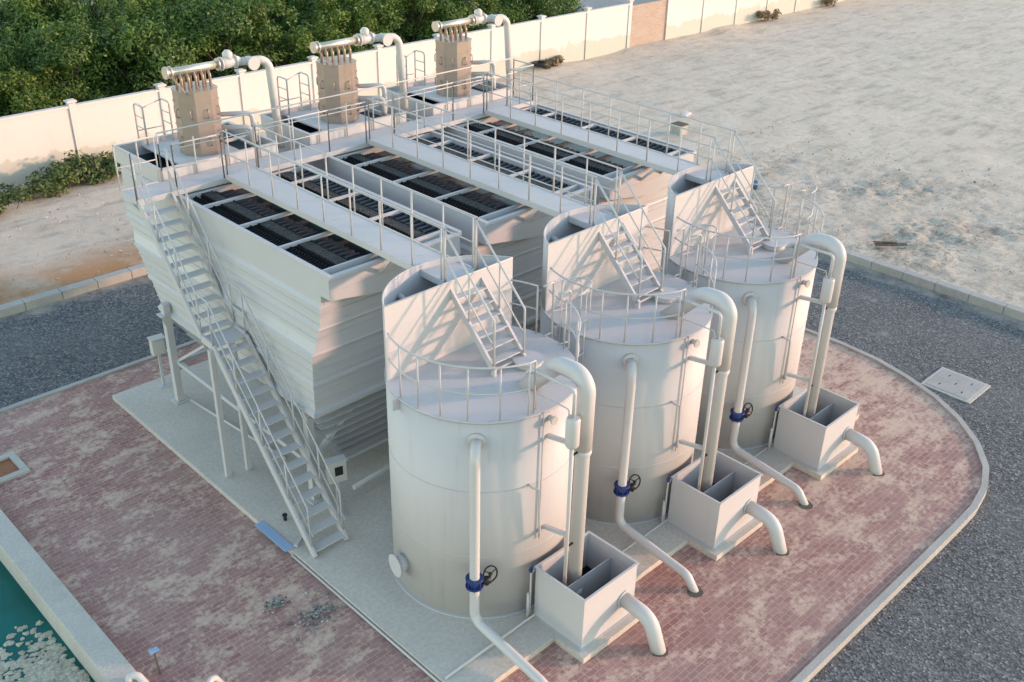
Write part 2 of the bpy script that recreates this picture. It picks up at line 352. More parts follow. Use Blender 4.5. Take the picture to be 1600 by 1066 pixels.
# ------------------------------------------------------------------ ground
def smooth(a, b, x):
    t = min(1, max(0, (x-a)/(b-a))); return t*t*(3-2*t)
def ground_sheet():
    def axis(lo, hi, f0, f1, fine, grow):
        xs = []; x = f0
        while x < f1: xs.append(x); x += fine
        xs.append(f1); st = fine; x = f1
        while x < hi: st *= grow; x = min(hi, x+st); xs.append(x)
        st = fine; x = f0; left = []
        while x > lo: st *= grow; x = max(lo, x-st); left.append(x)
        return left[::-1]+xs
    X = axis(-600, 900, -4, 19.0, .4, 1.25)[:-1]; X = [x for x in X if x < 19.0]
    x = 19.0
    while x < 44: X.append(x); x += .17
    st = .17
    while x < 900: X.append(x); st *= 1.12; x += st
    Y = []; y = -9.0; st = .18; dn = []
    while y > -600: st *= 1.15; y -= st; dn.append(y)
    Y = dn[::-1]; y = -9.0
    while y < 13.3-.05: Y.append(y); y += .17
    y = 13.3
    while y < 24: Y.append(y); y += .2
    st = .2
    while y < 900: Y.append(y); st *= 1.15; y += st
    inside = lambda x, y: x < 19.0-1e-6 and y < 13.3-1e-6
    vs, fs, col, idx = [], [], [], {}
    def vid(i, j):
        k = (i, j)
        if k not in idx:
            x, y = X[i], Y[j]; p = Vector((x, y, 0))
            e = min(max(0, x-19.0) if y < 13.3 else 99, max(0, y-13.3) if x < 19 else 99) if (x < 19 or y < 13.3) else math.hypot(x-19, y-13.3)
            edge = smooth(0, .8, e); far = 1-smooth(60, 200, math.hypot(x, y))
            n1 = noise.fractal(p*.12, 1, 2, 4); n2 = noise.fractal(p*.9+Vector((5, 5, 5)), .8, 2, 5); n3 = noise.fractal(p*2.6+Vector((9, 1, 5)), .7, 2, 4)
            clod = (1-smooth(2.0, 7.5, abs(x-22.2-.10*(4-y))))*smooth(-12, -2, y+4)*(1-smooth(4.5, 9, y)) if x > 18.9 else 0
            clod *= .35+.65*smooth(-.3, .5, noise.noise(p*.35+Vector((2, 0, 0)))*1.6)
            z = -.06+edge*far*(.07*n1+.018*n2+.012*n3+clod*(.02+.06*n2+.07*n3))
            if y > 19 and x < 45: z += .12*smooth(19, 22, y)*smooth(-.2, .4, noise.noise(p*.3))*far
            ochre = (1-smooth(.3, 2.3+1.2*noise.noise(p*.5), y-13.3)) if x < 6 and y >= 13.2 else 0
            ochre = max(ochre, (1-smooth(14.2, 16.5, y))*(1-smooth(-1.2, .6, x)) if y >= 13.2 else 0)
            grav = smooth(22.1, 22.5, y)*smooth(28, 31, x)
            grav = max(grav, smooth(13.6, 15.5, y)*(1-smooth(17.5, 19, y))*(1-smooth(4, 7, x))*.12 if y < 20 else 0)
            idx[k] = len(vs); vs.append((x, y, z)); col.append((min(1, clod*.8), ochre, grav, 1))
        return idx[k]
    for i in range(len(X)-1):
        for j in range(len(Y)-1):
            xm, ym = (X[i]+X[i+1])/2, (Y[j]+Y[j+1])/2
            if inside(xm, ym): continue
            fs.append((vid(i, j), vid(i+1, j), vid(i+1, j+1), vid(i, j+1)))
    me = bpy.data.meshes.new('ground'); me.from_pydata(vs, [], fs); me.polygons.foreach_set('use_smooth', [True]*len(fs))
    ca = me.color_attributes.new('soil', 'FLOAT_COLOR', 'POINT')
    ca.data.foreach_set('color', [c for q in col for c in q]); me.materials.append(M['sand'])
    o = bpy.data.objects.new('ground', me); C.objects.link(o); struct(o)
ground_sheet()
struct(MB().poly([(-600, -600, -.25), (18.75, -600, -.25), (18.75, -1.45, -.25), (-600, -1.45, -.25)]).poly([(-5.04, -1.45, -.25), (18.75, -1.45, -.25), (18.75, 8.9, -.25), (-5.04, 8.9, -.25)]).poly([(-600, 8.9, -.25), (18.75, 8.9, -.25), (18.75, 13.05, -.25), (-600, 13.05, -.25)]).build('road', M['road']))
# outer kerb of the road (real kerb stones, one strip with joints)
k = MB(); x = -60.0
while x < 18.7: k.box((x, 13.0, -.6), (min(x+1.0, 19.0)-.012, 13.3, -.01), .018); x += 1.0
y = 12.99
while y > -40: k.box((18.7, y, -.6), (19.0, y-1.0+.012, -.01), .018); y -= 1.0
struct(k.build('road_kerb', M['kerb']))

# brick apron, its kerb, slab
OUT = [(13.43, 8.13), (13.43, 4), (13.43, 0), (13.42, -1.9), (13.45, -3.0), (13.36, -4.0), (13.12, -4.9), (12.75, -5.8), (12.25, -6.6), (11.6, -7.3), (10.85, -7.83), (10.1, -8.12), (9.3, -8.25), (8.4, -8.27), (4, -8.27), (0, -8.27), (-4.9, -8.27)]
def apron():
    bm = bmesh.new()
    XS = [-40+i*1.0 for i in range(35)]+[-5.25]+[-4.83+i*.45 for i in range(41)]
    # grid clipped to the outline so that the drift attribute can vary
    def inside(x, y):
        if y > 8.1301 or y < -8.2701 or x > 13.46: return False
        n = len(poly); c = False
        for i in range(n):
            (x1, y1), (x2, y2) = poly[i], poly[(i+1) % n]
            if (y1 > y) != (y2 > y) and x < (x2-x1)*(y-y1)/(y2-y1)+x1: c = not c
        return c
    poly = OUT+[(-40, -8.27), (-40, 8.13)]
    vs = [bm.verts.new((p[0], p[1], -.12)) for p in OUT+[(-4.83, -8.27), (-4.83, 8.13)] if True]
    f = bm.faces.new(vs)
    for i in range(1, 26):
        bmesh.ops.bisect_plane(bm, geom=bm.verts[:]+bm.edges[:]+bm.faces[:], plane_co=(-4.83+i*.7, 0, 0), plane_no=(1, 0, 0))
    for i in range(1, 22):
        bmesh.ops.bisect_plane(bm, geom=bm.verts[:]+bm.edges[:]+bm.faces[:], plane_co=(0, -8.27+i*.75, 0), plane_no=(0, 1, 0))
    for (a, b, c, d) in ((-40, -8.27, -4.83, -1.5), (-40, 9.0, -4.83, 9.1)):
        q = [bm.verts.new(p) for p in ((a, b, -.12), (c, b, -.12), (c, d, -.12), (a, d, -.12))]; bm.faces.new(q)
    bmesh.ops.recalc_face_normals(bm, faces=bm.faces[:])
    for f in bm.faces:
        if f.normal.z < 0: f.normal_flip()
    me = bpy.data.meshes.new('brick_paving'); bm.to_mesh(me); bm.free()
    ca = me.color_attributes.new('drift', 'FLOAT_COLOR', 'POINT')
    for i, v in enumerate(me.vertices):
        d = .05+.55*smooth(2, 10, v.co.x)*smooth(-9, -3, v.co.y)+.12*smooth(-4.5, -2.5, v.co.x)*(1-smooth(-2.2, -1.5, v.co.x)); ca.data[i].color = (d, d, d, 1)
    me.materials.append(M['paver']); o = bpy.data.objects.new('brick_paving', me); C.objects.link(o); struct(o)
apron()
def offset_line(pts, d):
    out = []
    for i, p in enumerate(pts):
        a = Vector(pts[max(0, i-1)]); b = Vector(pts[min(len(pts)-1, i+1)]); t = (b-a).normalized(); out.append((p[0]-t.y*d, p[1]+t.x*d))
    return out
def kerb_strip():
    line = [(-60, 8.13), (13.43, 8.13)]; mb = MB()
    mb.box((-60, 8.13, -.5), (13.56, 8.26, -.075), .012)
    ps = [Vector(p) for p in OUT]; ps = [Vector((13.43, 8.129))]+ps[1:]+[Vector((-60, -8.27))]
    fine = rounded([Vector((p.x, p.y, 0)) for p in ps], .8, 3); pts = [(p.x, p.y) for p in fine]
    o1 = offset_line(pts, .13)
    for i in range(len(pts)-1):
        a, b, c, d = pts[i], pts[i+1], o1[i+1], o1[i]
        zt, zb, ch = -.072, -.5, .018
        mb.poly([(*a, zt), (*d, zt), (*c, zt), (*b, zt)][::-1]); mb.poly([(*d, zt), (*d, zb), (*c, zb), (*c, zt)][::-1]); mb.poly([(*a, zt), (*b, zt), (*b, -.14), (*a, -.14)][::-1])
    return mb.build('paving_kerb', M['kerb'], fix=False)
struct(kerb_strip())
slab = [(-1.4, 7.0), (-1.4, -5.06)]
for i in range(3): slab += [(.56+S*i, -5.06), (.56+S*i, -5.72), (2.08+S*i, -5.72), (2.08+S*i, -5.06)]
slab += [(10.62, -5.06), (10.62, 7.0)]
struct(MB().prism(slab, -.35, 0).build('concrete_slab', M['slab'], fix=True))

# pool
struct(MB().poly([(-40, -1.6, -.42), (-5.15, -1.6, -.42), (-5.15, 9.05, -.42), (-40, 9.05, -.42)]).build('pool_water', M['pool']))
r = thing('pool_coping', 'long pale concrete coping wall round the green water', 'coping', (-5, 0, 0))
MB().box((-5.25, -1.5, -1.4), (-4.83, 9.0, .1), .02).build('side_wall', M['coping'], r)
MB().box((-40, -1.5, -1.4), (-5.252, -1.08, .098), .02).build('end_wall', M['coping'], r)
fl = MB()
for i in range(3400):
    a = random.random(); x = -5.35-abs(random.gauss(0, .95)); y = -1.02+abs(random.gauss(0, .85))
    if x < -8.5: continue
    k = random.uniform(.022, .085)*(1.3 if random.random() < .2 else 1); n = random.randint(5, 8); o = random.random()*6; ring = []
    for q in range(n):
        rr = k*random.uniform(.55, 1.25); ring.append((x+rr*math.cos(o+2*PI*q/n), y+rr*.9*math.sin(o+2*PI*q/n)))
    h = random.uniform(.008, .03); b = len(fl.v)
    fl.loft([[(p[0], p[1], -.435) for p in ring], [(p[0], p[1], -.418+h*.5) for p in ring], [(x+(p[0]-x)*.6, y+(p[1]-y)*.6, -.415+h) for p in ring]])
tag(fl.build('floating_scum', M['foam'], fix=True), 'beige flakes of scum floating in the corner of the green pool', 'scum', kind='stuff')

# ------------------------------------------------------------------ boundary wall
FY = 22.0
wl = thing('boundary_wall', 'long cream rendered wall with capped posts in front of the trees', 'wall', (0, FY, -.12))
x0 = 4.642-3.333*9
for i in range(34):
    xa = x0+3.333*i; xb = xa+3.333
    brick = abs(xa-34.64) < .3
    if brick:
        o = MB().box((xa+.12, FY+.03, -.5), (xb-.12, FY+.15, 2.2), .01).build('brick_panel', M['brick'], wl); o['label'] = 'unplastered brown brick section'
    else:
        p = MB().box((xa+.12, FY, -.5), (xb-.12, FY+.15, 2.27), .008).build('panel', M['wall'], wl)
        MB().box((xa+.12, FY-.04, 2.27), (xb-.12, FY+.19, 2.35), .012).build('coping', M['wall'], wl, p)
    ps = MB().box((xa-.12, FY-.05, -.5), (xa+.12, FY+.2, 2.42), .01).build('post', M['wall'], wl)
    cp = MB(); cc = (xa, FY+.075)
    q = lambda h, z: [(cc[0]-h, cc[1]-h, z), (cc[0]+h, cc[1]-h, z), (cc[0]+h, cc[1]+h, z), (cc[0]-h, cc[1]+h, z)]
    cp.loft([q(.12, 2.42), q(.17, 2.47), q(.17, 2.515), q(.09, 2.54)]); cp.build('cap', M['wall'], wl, ps)

# ------------------------------------------------------------------ trees, weeds
def leaf_cloud(mb, centre, rad, n, size, flat=.8):
    c = Vector(centre)
    for _ in range(n):
        d = Vector((random.gauss(0, 1), random.gauss(0, 1), random.gauss(0, 1))).normalized()*rad*(random.random()**.45)
        d.z *= flat; p = c+d; s = size*random.uniform(.6, 1.35)
        nrm = (d.normalized()*.7+Vector((random.gauss(0, .5), random.gauss(0, .5), .5+random.gauss(0, .4)))).normalized()
        t = nrm.orthogonal().normalized(); t = Matrix.Rotation(random.random()*6.3, 3, nrm) @ t; b = nrm.cross(t)
        mb.poly([p-t*s, p+b*s*.42-t*.1*s, p+t*s, p-b*s*.42-t*.1*s])
def tree_proto(h, rad, seed):
    random.seed(seed)
    r = thing('tree', 'x', 'tree', (0, 0, 0), 'trees behind the boundary wall')
    t = MB(); t.tube([(0, 0, -.2), (.06, .02, h*.25), (.02, -.05, h*.5)], [.11, .085, .06], 7)
    cr = MB(); n = 22
    for i in range(n):
        a = random.random()*2*PI; u = random.random(); zz = h*(.30+.66*random.random()); pr = rad*math.sqrt(u)*(1-.55*((zz/h-.35)/.65)**2)
        c = Vector((pr*math.cos(a), pr*math.sin(a), zz))
        if i < 9: t.tube([(0.03, 0, h*random.uniform(.2, .48)), c*.55+Vector((0, 0, h*.18)), c], [.045, .03, .012], 5)
        leaf_cloud(cr, c, random.uniform(.42, .80), random.randint(290, 470), .075)
    for i in range(10):
        a = random.random()*2*PI; c = Vector((rad*.5*math.cos(a), rad*.5*math.sin(a), h*random.uniform(.85, 1.06))); leaf_cloud(cr, c, .24, 34, .10, 1.7)
    t.build('trunk', M['bark'], r); cr.build('crown', M['leaf'], r); return r
protos = [tree_proto(4.3, 1.55, 3), tree_proto(5.0, 1.7, 5), tree_proto(3.7, 1.5, 8), tree_proto(4.7, 1.45, 13), tree_proto(3.3, 1.7, 21)]
random.seed(77); first = [True]*5; cnt = 0
for row, yy in enumerate((25.0, 26.7, 28.6, 30.7, 33.0, 35.6)):
    xx = -5.0+random.uniform(-.5, .5)+row*.9
    while xx < 34-row*.55:
        kx = random.randrange(5); p = protos[kx]
        if row == 0 and xx > 31.5: kx = 4; p = protos[4]
        o = p if first[kx] else copy_tree(p); first[kx] = False
        o.location = (xx+random.uniform(-.45, .45), yy+random.uniform(-.5, .5), -.1); o.rotation_euler.z = random.random()*6.28
        s = random.uniform(.82, 1.14); o.scale = (s, s, s*random.uniform(.88, 1.1))
        o['label'] = ['dense green tree in the front row just behind the cream wall', 'green tree in the second row behind the cream wall', 'green tree deep in the woodland behind the cream wall'][min(row, 2)]
        o['group'] = ['trees in the front row behind the wall', 'trees in the second row behind the wall', 'trees deep in the woodland'][min(row, 2)]
        xx += random.uniform(1.75, 2.35)
def bush(x, y, r_, h, mat, label, n=9, cat='weeds'):
    r = thing('weed_clump', label, cat, (x, y, -.05)); fo = MB(); st = MB()
    for i in range(n):
        a = random.random()*6.3; q = random.random()**.5*r_; c = (x+q*math.cos(a), y+q*.6*math.sin(a), h*random.uniform(.25, .75))
        leaf_cloud(fo, c, h*.45, 120, .085); st.tube([(x+q*.5*math.cos(a), y+q*.3*math.sin(a), -.2), c], [.012, .006], 4)
    fo.build('foliage', mat, r); st.build('stems', M['bark'], r)
bush(1.2, 20.3, 1.3, .75, M['weed'], 'low green weeds at the left edge against the cream wall')
bush(3.75, 21.0, .85, 1.05, M['weed'], 'tallest rounded green weed clump against the stained wall foot', 12)
bush(2.7, 20.5, 1.0, .9, M['weed'], 'green weed clump leaning on the left side of the tallest clump')
bush(4.7, 20.9, .9, .6, M['weed'], 'low green weeds just right of the tallest clump by the wall')
bush(.2, 20.0, 1.0, .6, M['weed'], 'lowest green weeds at the very edge of the view by the wall')
bush(5.6, 21.0, 1.2, .85, M['weed'], 'spreading green weeds by the wall beside the grey settling tank')
bush(28.4, 21.6, .7, .55, M['dry'], 'dry brown scrub at the wall foot behind the third column', 8)
bush(47.5, 21.6, .9, .6, M['dry'], 'dry brown scrub by the far part of the wall', 8)
bush(54.6, 21.6, .8, .9, M['dry'], 'dark dry scrub at the far end of the visible wall', 8)

# ------------------------------------------------------------------ clarifiers
def rect(x0, x1, y0, y1, z): return [(x0, y0, z), (x1, y0, z), (x1, y1, z), (x0, y1, z)]
def railing(root, path, name='railing', h=.95, posts=None, r=.0165, parent=None, closed=False, mids=(.5,)):
    path = [Vector(p) for p in path]; mb = MB()
    up = [p+Vector((0, 0, h)) for p in path]; mb.tube(up, r, 7, bend=.05 if len(path) > 2 else 0, seg=3)
    for m_ in mids: mb.tube([p+Vector((0, 0, h*m_)) for p in path], r*.8, 6)
    for p in (path[0], path[-1]): mb.cyl(p, p+Vector((0, 0, h)), r*.95, 7)
    o = mb.build(name, M['rail'], root, parent)
    for p in (posts or path):
        p = Vector(p); MB().cyl(p, p+Vector((0, 0, h)), r*.95, 7).build('post', M['rail'], root, o)
    return o
def along(a, b, n): return [Vector(a).lerp(Vector(b), i/n) for i in range(n+1)]

LINE = ['nearest the pool', 'in the middle', 'nearest the sand']
def clarifier():
    r = thing('settling_tank', 'grey steel settling tank %s, open top with dark water' % LINE[0], 'settling tank', (0, 0, 0), 'settling tanks')
    # hull: profile of (z, side offset outwards, front y, back y)
    prof = [(4.36, .0, .28, 7.72), (4.30, .06, .24, 7.72), (4.10, .065, .25, 7.65), (3.92, .09, .255, 7.6), (3.89, .125, .24, 7.58), (3.85, .125, .26, 7.5), (3.83, .11, .30, 7.45), (3.60, .15, .295, 7.25), (3.44, .23, .29, 7.1), (3.41, .275, .27, 7.05), (3.36, .275, .29, 7.0), (3.33, .245, .33, 6.98),
            (2.82, .25, .35, 6.62), (2.79, .285, .31, 6.6), (2.74, .285, .31, 6.55), (2.70, .25, .35, 6.5), (2.24, .25, .36, 6.2), (2.20, .33, .29, 6.25), (2.12, .33, .29, 6.2), (2.10, .2, .42, 6.0)]
    fine = [prof[0]]
    for p, q in zip(prof, prof[1:]):
        n = int((p[0]-q[0])/.085)
        for k in range(1, n):
            t = k/n; m_ = [p[e]+(q[e]-p[e])*t for e in range(4)]; d = .016
            fine += [tuple(m_), (m_[0]-.004, m_[1]+d, m_[2]-d, m_[3]+d), (m_[0]-.022, m_[1]+d, m_[2]-d, m_[3]+d), (m_[0]-.026, m_[1], m_[2], m_[3])] if k % 2 else []
        fine.append(q)
    rings = [rect(-s, W+s, a, b, z) for z, s, a, b in fine]
    z, s, a, b = 2.10, .16, .5, 6.0
    for i in range(7):
        t1 = (i+.75)/7; t2 = (i+1)/7
        q = lambda t, e: rect(-.2+t*.75-e, W+.2-t*.75+e, .42+t*.42-e, 6.0-t*2.4+e, 2.10-t*1.42)
        rings += [q(t1, -.02), q(t1+.008, .12), q(t2-.02, .12), q(t2-.012, -.02)]
    MB().loft(rings[::-1], (True, False)).build('hull', M['hull'], r, fix=True)
    # upper walls: left, right, back and front (open top)
    up = MB(); th = .045
    up.box((0, .27, 4.32), (th, 5.1, HC)); up.box((W-th, .27, 4.32), (W, 5.1, HC)); up.box((0, 0, 4.6), (th, .27, HC)); up.box((W-th, 0, 4.6), (W, .27, HC))
    up.box((th, .262, 4.33), (W-th, .26+th, HC-.002)); up.box((-.01, 5.1, 4.30), (W+.01, 7.7, 4.98))
    up.build('upper_wall', M['hull'], r)
    MB().box((-.03, -.03, HC), (th+.015, 5.1, HC+.016)).build('rim', M['white'], r); MB().box((W-th-.015, -.03, HC), (W+.03, 5.1, HC+.016)).build('rim', M['white'], r)
    for xa in (.015, W/2+.1):      # sloping stiffeners on the side seen from the pool
        pass
    # front collecting trough with sloping bottom
    la = MB(); la.poly([(th, .02, HC-.25), (W-th, .02, HC-.25), (W-th, .26, HC-.25), (th, .26, HC-.25)])
    la.box((th, 0, HC-.3), (W-th, .04, HC-.003))
    fr = lambda y: [(-.006, y, 4.54), (W*.5, y, 4.30), (W+.006, y, 4.54), (W+.006, y, HC-.3), (-.006, y, HC-.3)]
    la.loft([fr(-.012), fr(.29)]); la.box((-.012, -.05, HC-.06), (W+.012, -.012, HC-.0)); la.build('collecting_trough', M['hull'], r, fix=True)
    # inside
    MB().box((th, .31, 4.4), (W-th, 5.1, 4.830)).build('water', M['water'], r)
    for (xa, xb) in ((.07, 1.1), (1.86, W-.07)):
        xm = (xa+xb)/2
        md = MB().box((xm-.12, .34, 4.5), (xm+.14, 5.08, 4.945)); md.build('settler_media', M['media'], r)
        y = .40; sl = MB().box((xb-.03, .36, 4.52), (xb-.004, 5.06, 4.880)); s2 = MB().box((xa+.004, .36, 4.52), (xa+.03, 5.06, 4.880))
        while y < 5.0:
            sl.box((xm+.14, y, 4.55), (xb, y+.085, 4.925)); y += .165
        y = .38
        while y < 5.0:
            s2.box((xa, y, 4.55), (xm-.30, y+.03, 4.890)); y += .09
        sl.build('slats', M['slat'], r); s2.build('slats', M['slat'], r)
        tr = MB()
        for xx in (xm-.30, xm-.13, xm+.15):
            tr.box((xx-.012, .34, 4.5), (xx+.012, 5.08, 4.910)); yy = .36
            while yy < 5.02:
                tr.poly([(xx-.012, yy, 4.910), (xx-.012, yy+.06, 4.910), (xx-.012, yy+.045, 4.965), (xx-.012, yy+.015, 4.965)]); tr.poly([(xx+.012, yy, 4.910), (xx+.012, yy+.015, 4.965), (xx+.012, yy+.045, 4.965), (xx+.012, yy+.06, 4.910)])
                tr.poly([(xx-.012, yy+.015, 4.965), (xx-.012, yy+.045, 4.965), (xx+.012, yy+.045, 4.965), (xx+.012, yy+.015, 4.965)]); yy += .09
        tr.build('weir', M['trough'], r)
    for y in (4.33, 2.98, 1.64):
        MB().box((th, y-.032, HC-.075), (W-th, y+.032, HC-.006), .005).build('crossbeam', M['white'], r)
    # legs and braces
    for (x, y) in ((-.2, .72), (W+.2, .72), (-.37, 5.78), (W+.3, 5.78), (-.25, 3.3), (W+.25, 3.3)):
        if y == 3.3: continue
        l = MB().bar((x, y, 0), (x, y, 2.2 if y < 4 else 2.45), .15, .15, (0, 1, 0)).build('leg', M['hull'], r)
        MB().box((x-.16, y-.16, 0), (x+.16, y+.16, .025)).build('base_plate', M['hull'], r, l)
        g = MB(); g.poly([(x-.17, y-.08, 2.2), (x+.17, y-.08, 2.2), (x+.08, y-.08, 1.95), (x-.08, y-.08, 1.95)]); g.box((x-.17, y-.12, 2.19), (x+.17, y+.12, 2.215)); g.build('gusset', M['hull'], r, l)
    for sx in (-.3, W+.25):
        MB().bar((sx, .75, .95), (sx, 5.75, 1.0), .07, .1).build('brace', M['hull'], r)
        MB().bar((sx, 5.72, 1.02), (sx+.0, 4.3, 2.0), .06, .06).build('brace', M['hull'], r)
    MB().bar((-.12, .66, 1.05), (1.0, .52, 2.12), .085, .085).build('brace', M['hull'], r)
    MB().bar((-.1, .68, .62), (W+.1, .68, .62), .07, .07).build('brace', M['hull'], r)
    MB().bar((-.33, 5.8, .95), (W+.2, 5.8, .95), .07, .09).build('brace', M['hull'], r)
    return r
clar = clarifier()
for i in (1, 2): repeat(clar, S*i, 'grey steel settling tank %s, open top with dark water' % LINE[i])

# ------------------------------------------------------------------ cross walkway
wk = thing('walkway', 'long grey steel walkway across the back of all three settling tanks', 'walkway', (0, 5.5, 5.0))
WX0, WX1, WY0, WY1 = -.87, 10.1, 5.12, 5.84
wd = MB().box((WX0+.02, WY0+.02, 5.06), (WX1-.02, WY1-.01, 5.105)); wd.build('deck', M['deck'], wk)
fa = MB(); fa.box((WX0, WY0-.02, 5.02), (WX1, WY0+.018, 5.13)); fa.box((WX0, WY1-.008, 5.02), (-.02, WY1+.02, 5.13)); fa.box((WX0-.02, WY0+.018, 5.02), (WX0+.018, WY1-.008, 5.13)); fa.box((WX1-.018, WY0+.018, 5.02), (WX1+.02, WY1-.008, 5.13))
fa.build('edge_beam', M['white'], wk)
for xx in (-.8, 10.02): MB().bar((xx, 5.6, 5.02), (xx+(.55 if xx < 0 else -.5), 6.2, 4.3), .06, .06).build('bracket', M['hull'], wk)
Z = 5.11
railing(wk, [(WX0, WY0+.02, Z), (WX0, WY1, Z), (-.03, WY1, Z)], posts=[(WX0, WY0+.02, Z), (WX0, WY1, Z), (-.4, WY1, Z)])
for i in range(3):
    a = .02+S*i if i else -.02; b = 1.04+S*i
    railing(wk, [(a, WY0, Z), (b, WY0, Z)], posts=along((a, WY0, Z), (b, WY0, Z), 1))
    a2 = 1.86+S*i; b2 = S*(i+1)+.02 if i < 2 else WX1
    railing(wk, [(a2, WY0, Z), (b2, WY0, Z)], posts=along((a2, WY0, Z), (b2, WY0, Z), 2))
railing(wk, [(WX1, WY0, Z), (WX1, WY1, Z)])
rr = railing(wk, [(.05, WY1+.0, Z+.22), (WX1, WY1+.0, Z+.22)], h=.78, posts=along((.05, WY1, Z), (WX1, WY1, Z+.0), 13))

# footbridges
def bridge():
    r = thing('footbridge', 'narrow white footbridge over the settling tank %s' % LINE[0], 'footbridge', (1.4, 5.1, 5.1), 'footbridges')
    bx0, bx1, by0, by1 = 1.06, 1.80, -1.86, 5.095; zt = 5.20
    d = MB()
    y = by1
    while y > by0+.01:
        y2 = max(by0, y-1.16); d.box((bx0+.035, y2+.004, zt-.035), (bx1-.035, y, zt), 0); y = y2
    d.build('deck', M['deck'], r)
    e = MB(); e.box((bx0, by0, zt-.11), (bx0+.034, by1, zt+.012)); e.box((bx1-.034, by0, zt-.11), (bx1, by1, zt+.012)); e.box((bx0+.034, by0, zt-.11), (bx1-.034, by0+.03, zt-.036)); e.build('edge_beam', M['white'], r)
    for x in (bx0+.02, bx1-.02):
        railing(r, [(x, by1-.05, zt), (x, -1.80, zt)], posts=along((x, by1-.05, zt), (x, -1.80, zt), 8)+[(x, -.1, zt), (x, -1.70, zt)])
    for x in (bx0+.02, bx1-.02): MB().bar((x, -.35, zt-.1), (x, .0, 4.75), .05, .05).build('strut', M['white'], r)
    return r
br = bridge()
for i in (1, 2): repeat(br, S*i, 'narrow white footbridge over the settling tank %s' % LINE[i])

# ------------------------------------------------------------------ main staircase
st = thing('steel_staircase', 'long white steel staircase with mid landing up the side of the settling tank', 'staircase', (-.9, 2, 0))
LX0, LX1 = -.85, -.15
def sx(y): t = (5.12-y)/5.9; return -.36*t
P = [(5.12, 5.07), (2.98, 2.97), (2.50, 2.97), (-.75, 0.02)]
for xx in (LX0, LX1):
    m_ = MB(); pts = [Vector((xx+sx(y), y, z)) for y, z in P]
    for a, b in zip(pts, pts[1:]): m_.bar(a, b, .045, .16)
    m_.build('stringer', M['white'], st)
def tread(y, z, d=.20):
    x = sx(y); MB().box((LX0+x+.025, y-d/2, z-.03), (LX1+x-.025, y+d/2, z), .004).build('tread', M['deck'], st)
for i in range(1, 11): t = i/10.5; tread(5.12-t*2.14, 5.07-t*2.10)
for i in range(0, 14): t = (i+.5)/14; tread(2.50-t*3.25, 2.97-t*2.95)
MB().box((LX0+sx(2.7), 2.50, 2.935), (LX1+sx(2.7), 2.98, 2.985)).build('landing', M['deck'], st)
for xx in (LX0, LX1):
    pts = [Vector((xx+sx(y), y, z)) for y, z in P]; h = Vector((0, 0, .95))
    m_ = MB(); pth = [pts[0]+h, pts[1]+h, pts[2]+h, pts[3]+h+Vector((0, .12, .1))]
    m_.tube(pth+[pts[3]+Vector((0, .1, .1))], .0165, 7, bend=.06, seg=3); m_.tube([p+h*.5 for p in pts], .016, 6)
    o = m_.build('handrail', M['rail'], st)
    for a, b, n in ((pts[0], pts[1], 3), (pts[2], pts[3], 4)):
        for i in range(n):
            p = a.lerp(b, i/n); MB().cyl(p, p+h, .019, 7).build('post', M['rail'], st, o)
    MB().cyl(pts[1], pts[1]+h, .019, 7).build('post', M['rail'], st, o)
for (x, y) in ((-1.06, 2.52), (-.63, 2.45)):
    MB().bar((x, y, 0), (x, y, 2.93), .10, .10, (0, 1, 0)).build('leg', M['hull'], st)

# ------------------------------------------------------------------ mixing boxes behind the walkway
def mixbox():
    r = thing('mixing_tank', 'open grey mixing tank behind the walkway, %s' % LINE[0], 'mixing tank', (0, 6, 4.98), 'mixing tanks')
    x0, x1, y0, y1, zt, zb = .02, 2.82, 5.875, 7.93, 5.33, 4.98; t = .04
    b = MB(); b.box((x0, y0, zb), (x1, y0+t, zt)); b.box((x0, y1-t, zb), (x1, y1, zt)); b.box((x0, y0+t, zb), (x0+t, y1-t, zt)); b.box((x1-t, y0+t, zb), (x1, y1-t, zt)); b.build('wall', M['white'], r)
    f = MB(); f.box((x0-.02, y0-.02, zt), (x1+.02, y0+t+.02, zt+.015)); f.box((x0-.02, y1-t-.02, zt), (x1+.02, y1+.02, zt+.015)); f.box((x0-.02, y0+t+.02, zt), (x0+t+.02, y1-t-.02, zt+.015)); f.box((x1-t-.02, y0+t+.02, zt), (x1+.02, y1-t-.02, zt+.015)); f.build('rim', M['white'], r)
    MB().box((x0+t, y0+t, zb-.01), (x1-t, y1-t, zb+.05)).build('water', M['water'], r)
    MB().box((.62, y0+t, zt-.12), (2.06, y1-t, zt-.08)).build('top_plate', M['deck'], r)
    # ladder hoops rising at the back
    for x in (.69, 1.31):
        MB().tube([(x, 7.72, zt-.08), (x, 7.72, 6.12), (x, 8.12, 6.12), (x, 8.12, 4.9)], .021, 7, bend=.07, seg=3).build('hoop_rail', M['rail'], r)
    cr = MB()
    for z in (5.62, 5.86): cr.cyl((.69, 7.72, z), (.69, 8.12, z), .014, 6); cr.cyl((1.31, 7.72, z), (1.31, 8.12, z), .014, 6)
    cr.cyl((.69, 8.12, 5.5), (1.31, 8.12, 5.5), .014, 6); cr.cyl((.69, 7.72, 6.10), (1.31, 8.12, 6.10), .014, 6); cr.build('crossbar', M['rail'], r)
    # right-hand bay framing
    fr = MB(); fr.box((2.08, 6.8, zt-.07), (2.78, 6.86, zt-.01)); fr.box((2.42, 5.92, zt-.09), (2.47, 6.8, zt-.03)); fr.build('crossbeam', M['white'], r)
    return r
mx = mixbox()
for i in (1, 2): repeat(mx, S*i, 'open grey mixing tank behind the walkway, %s' % LINE[i])

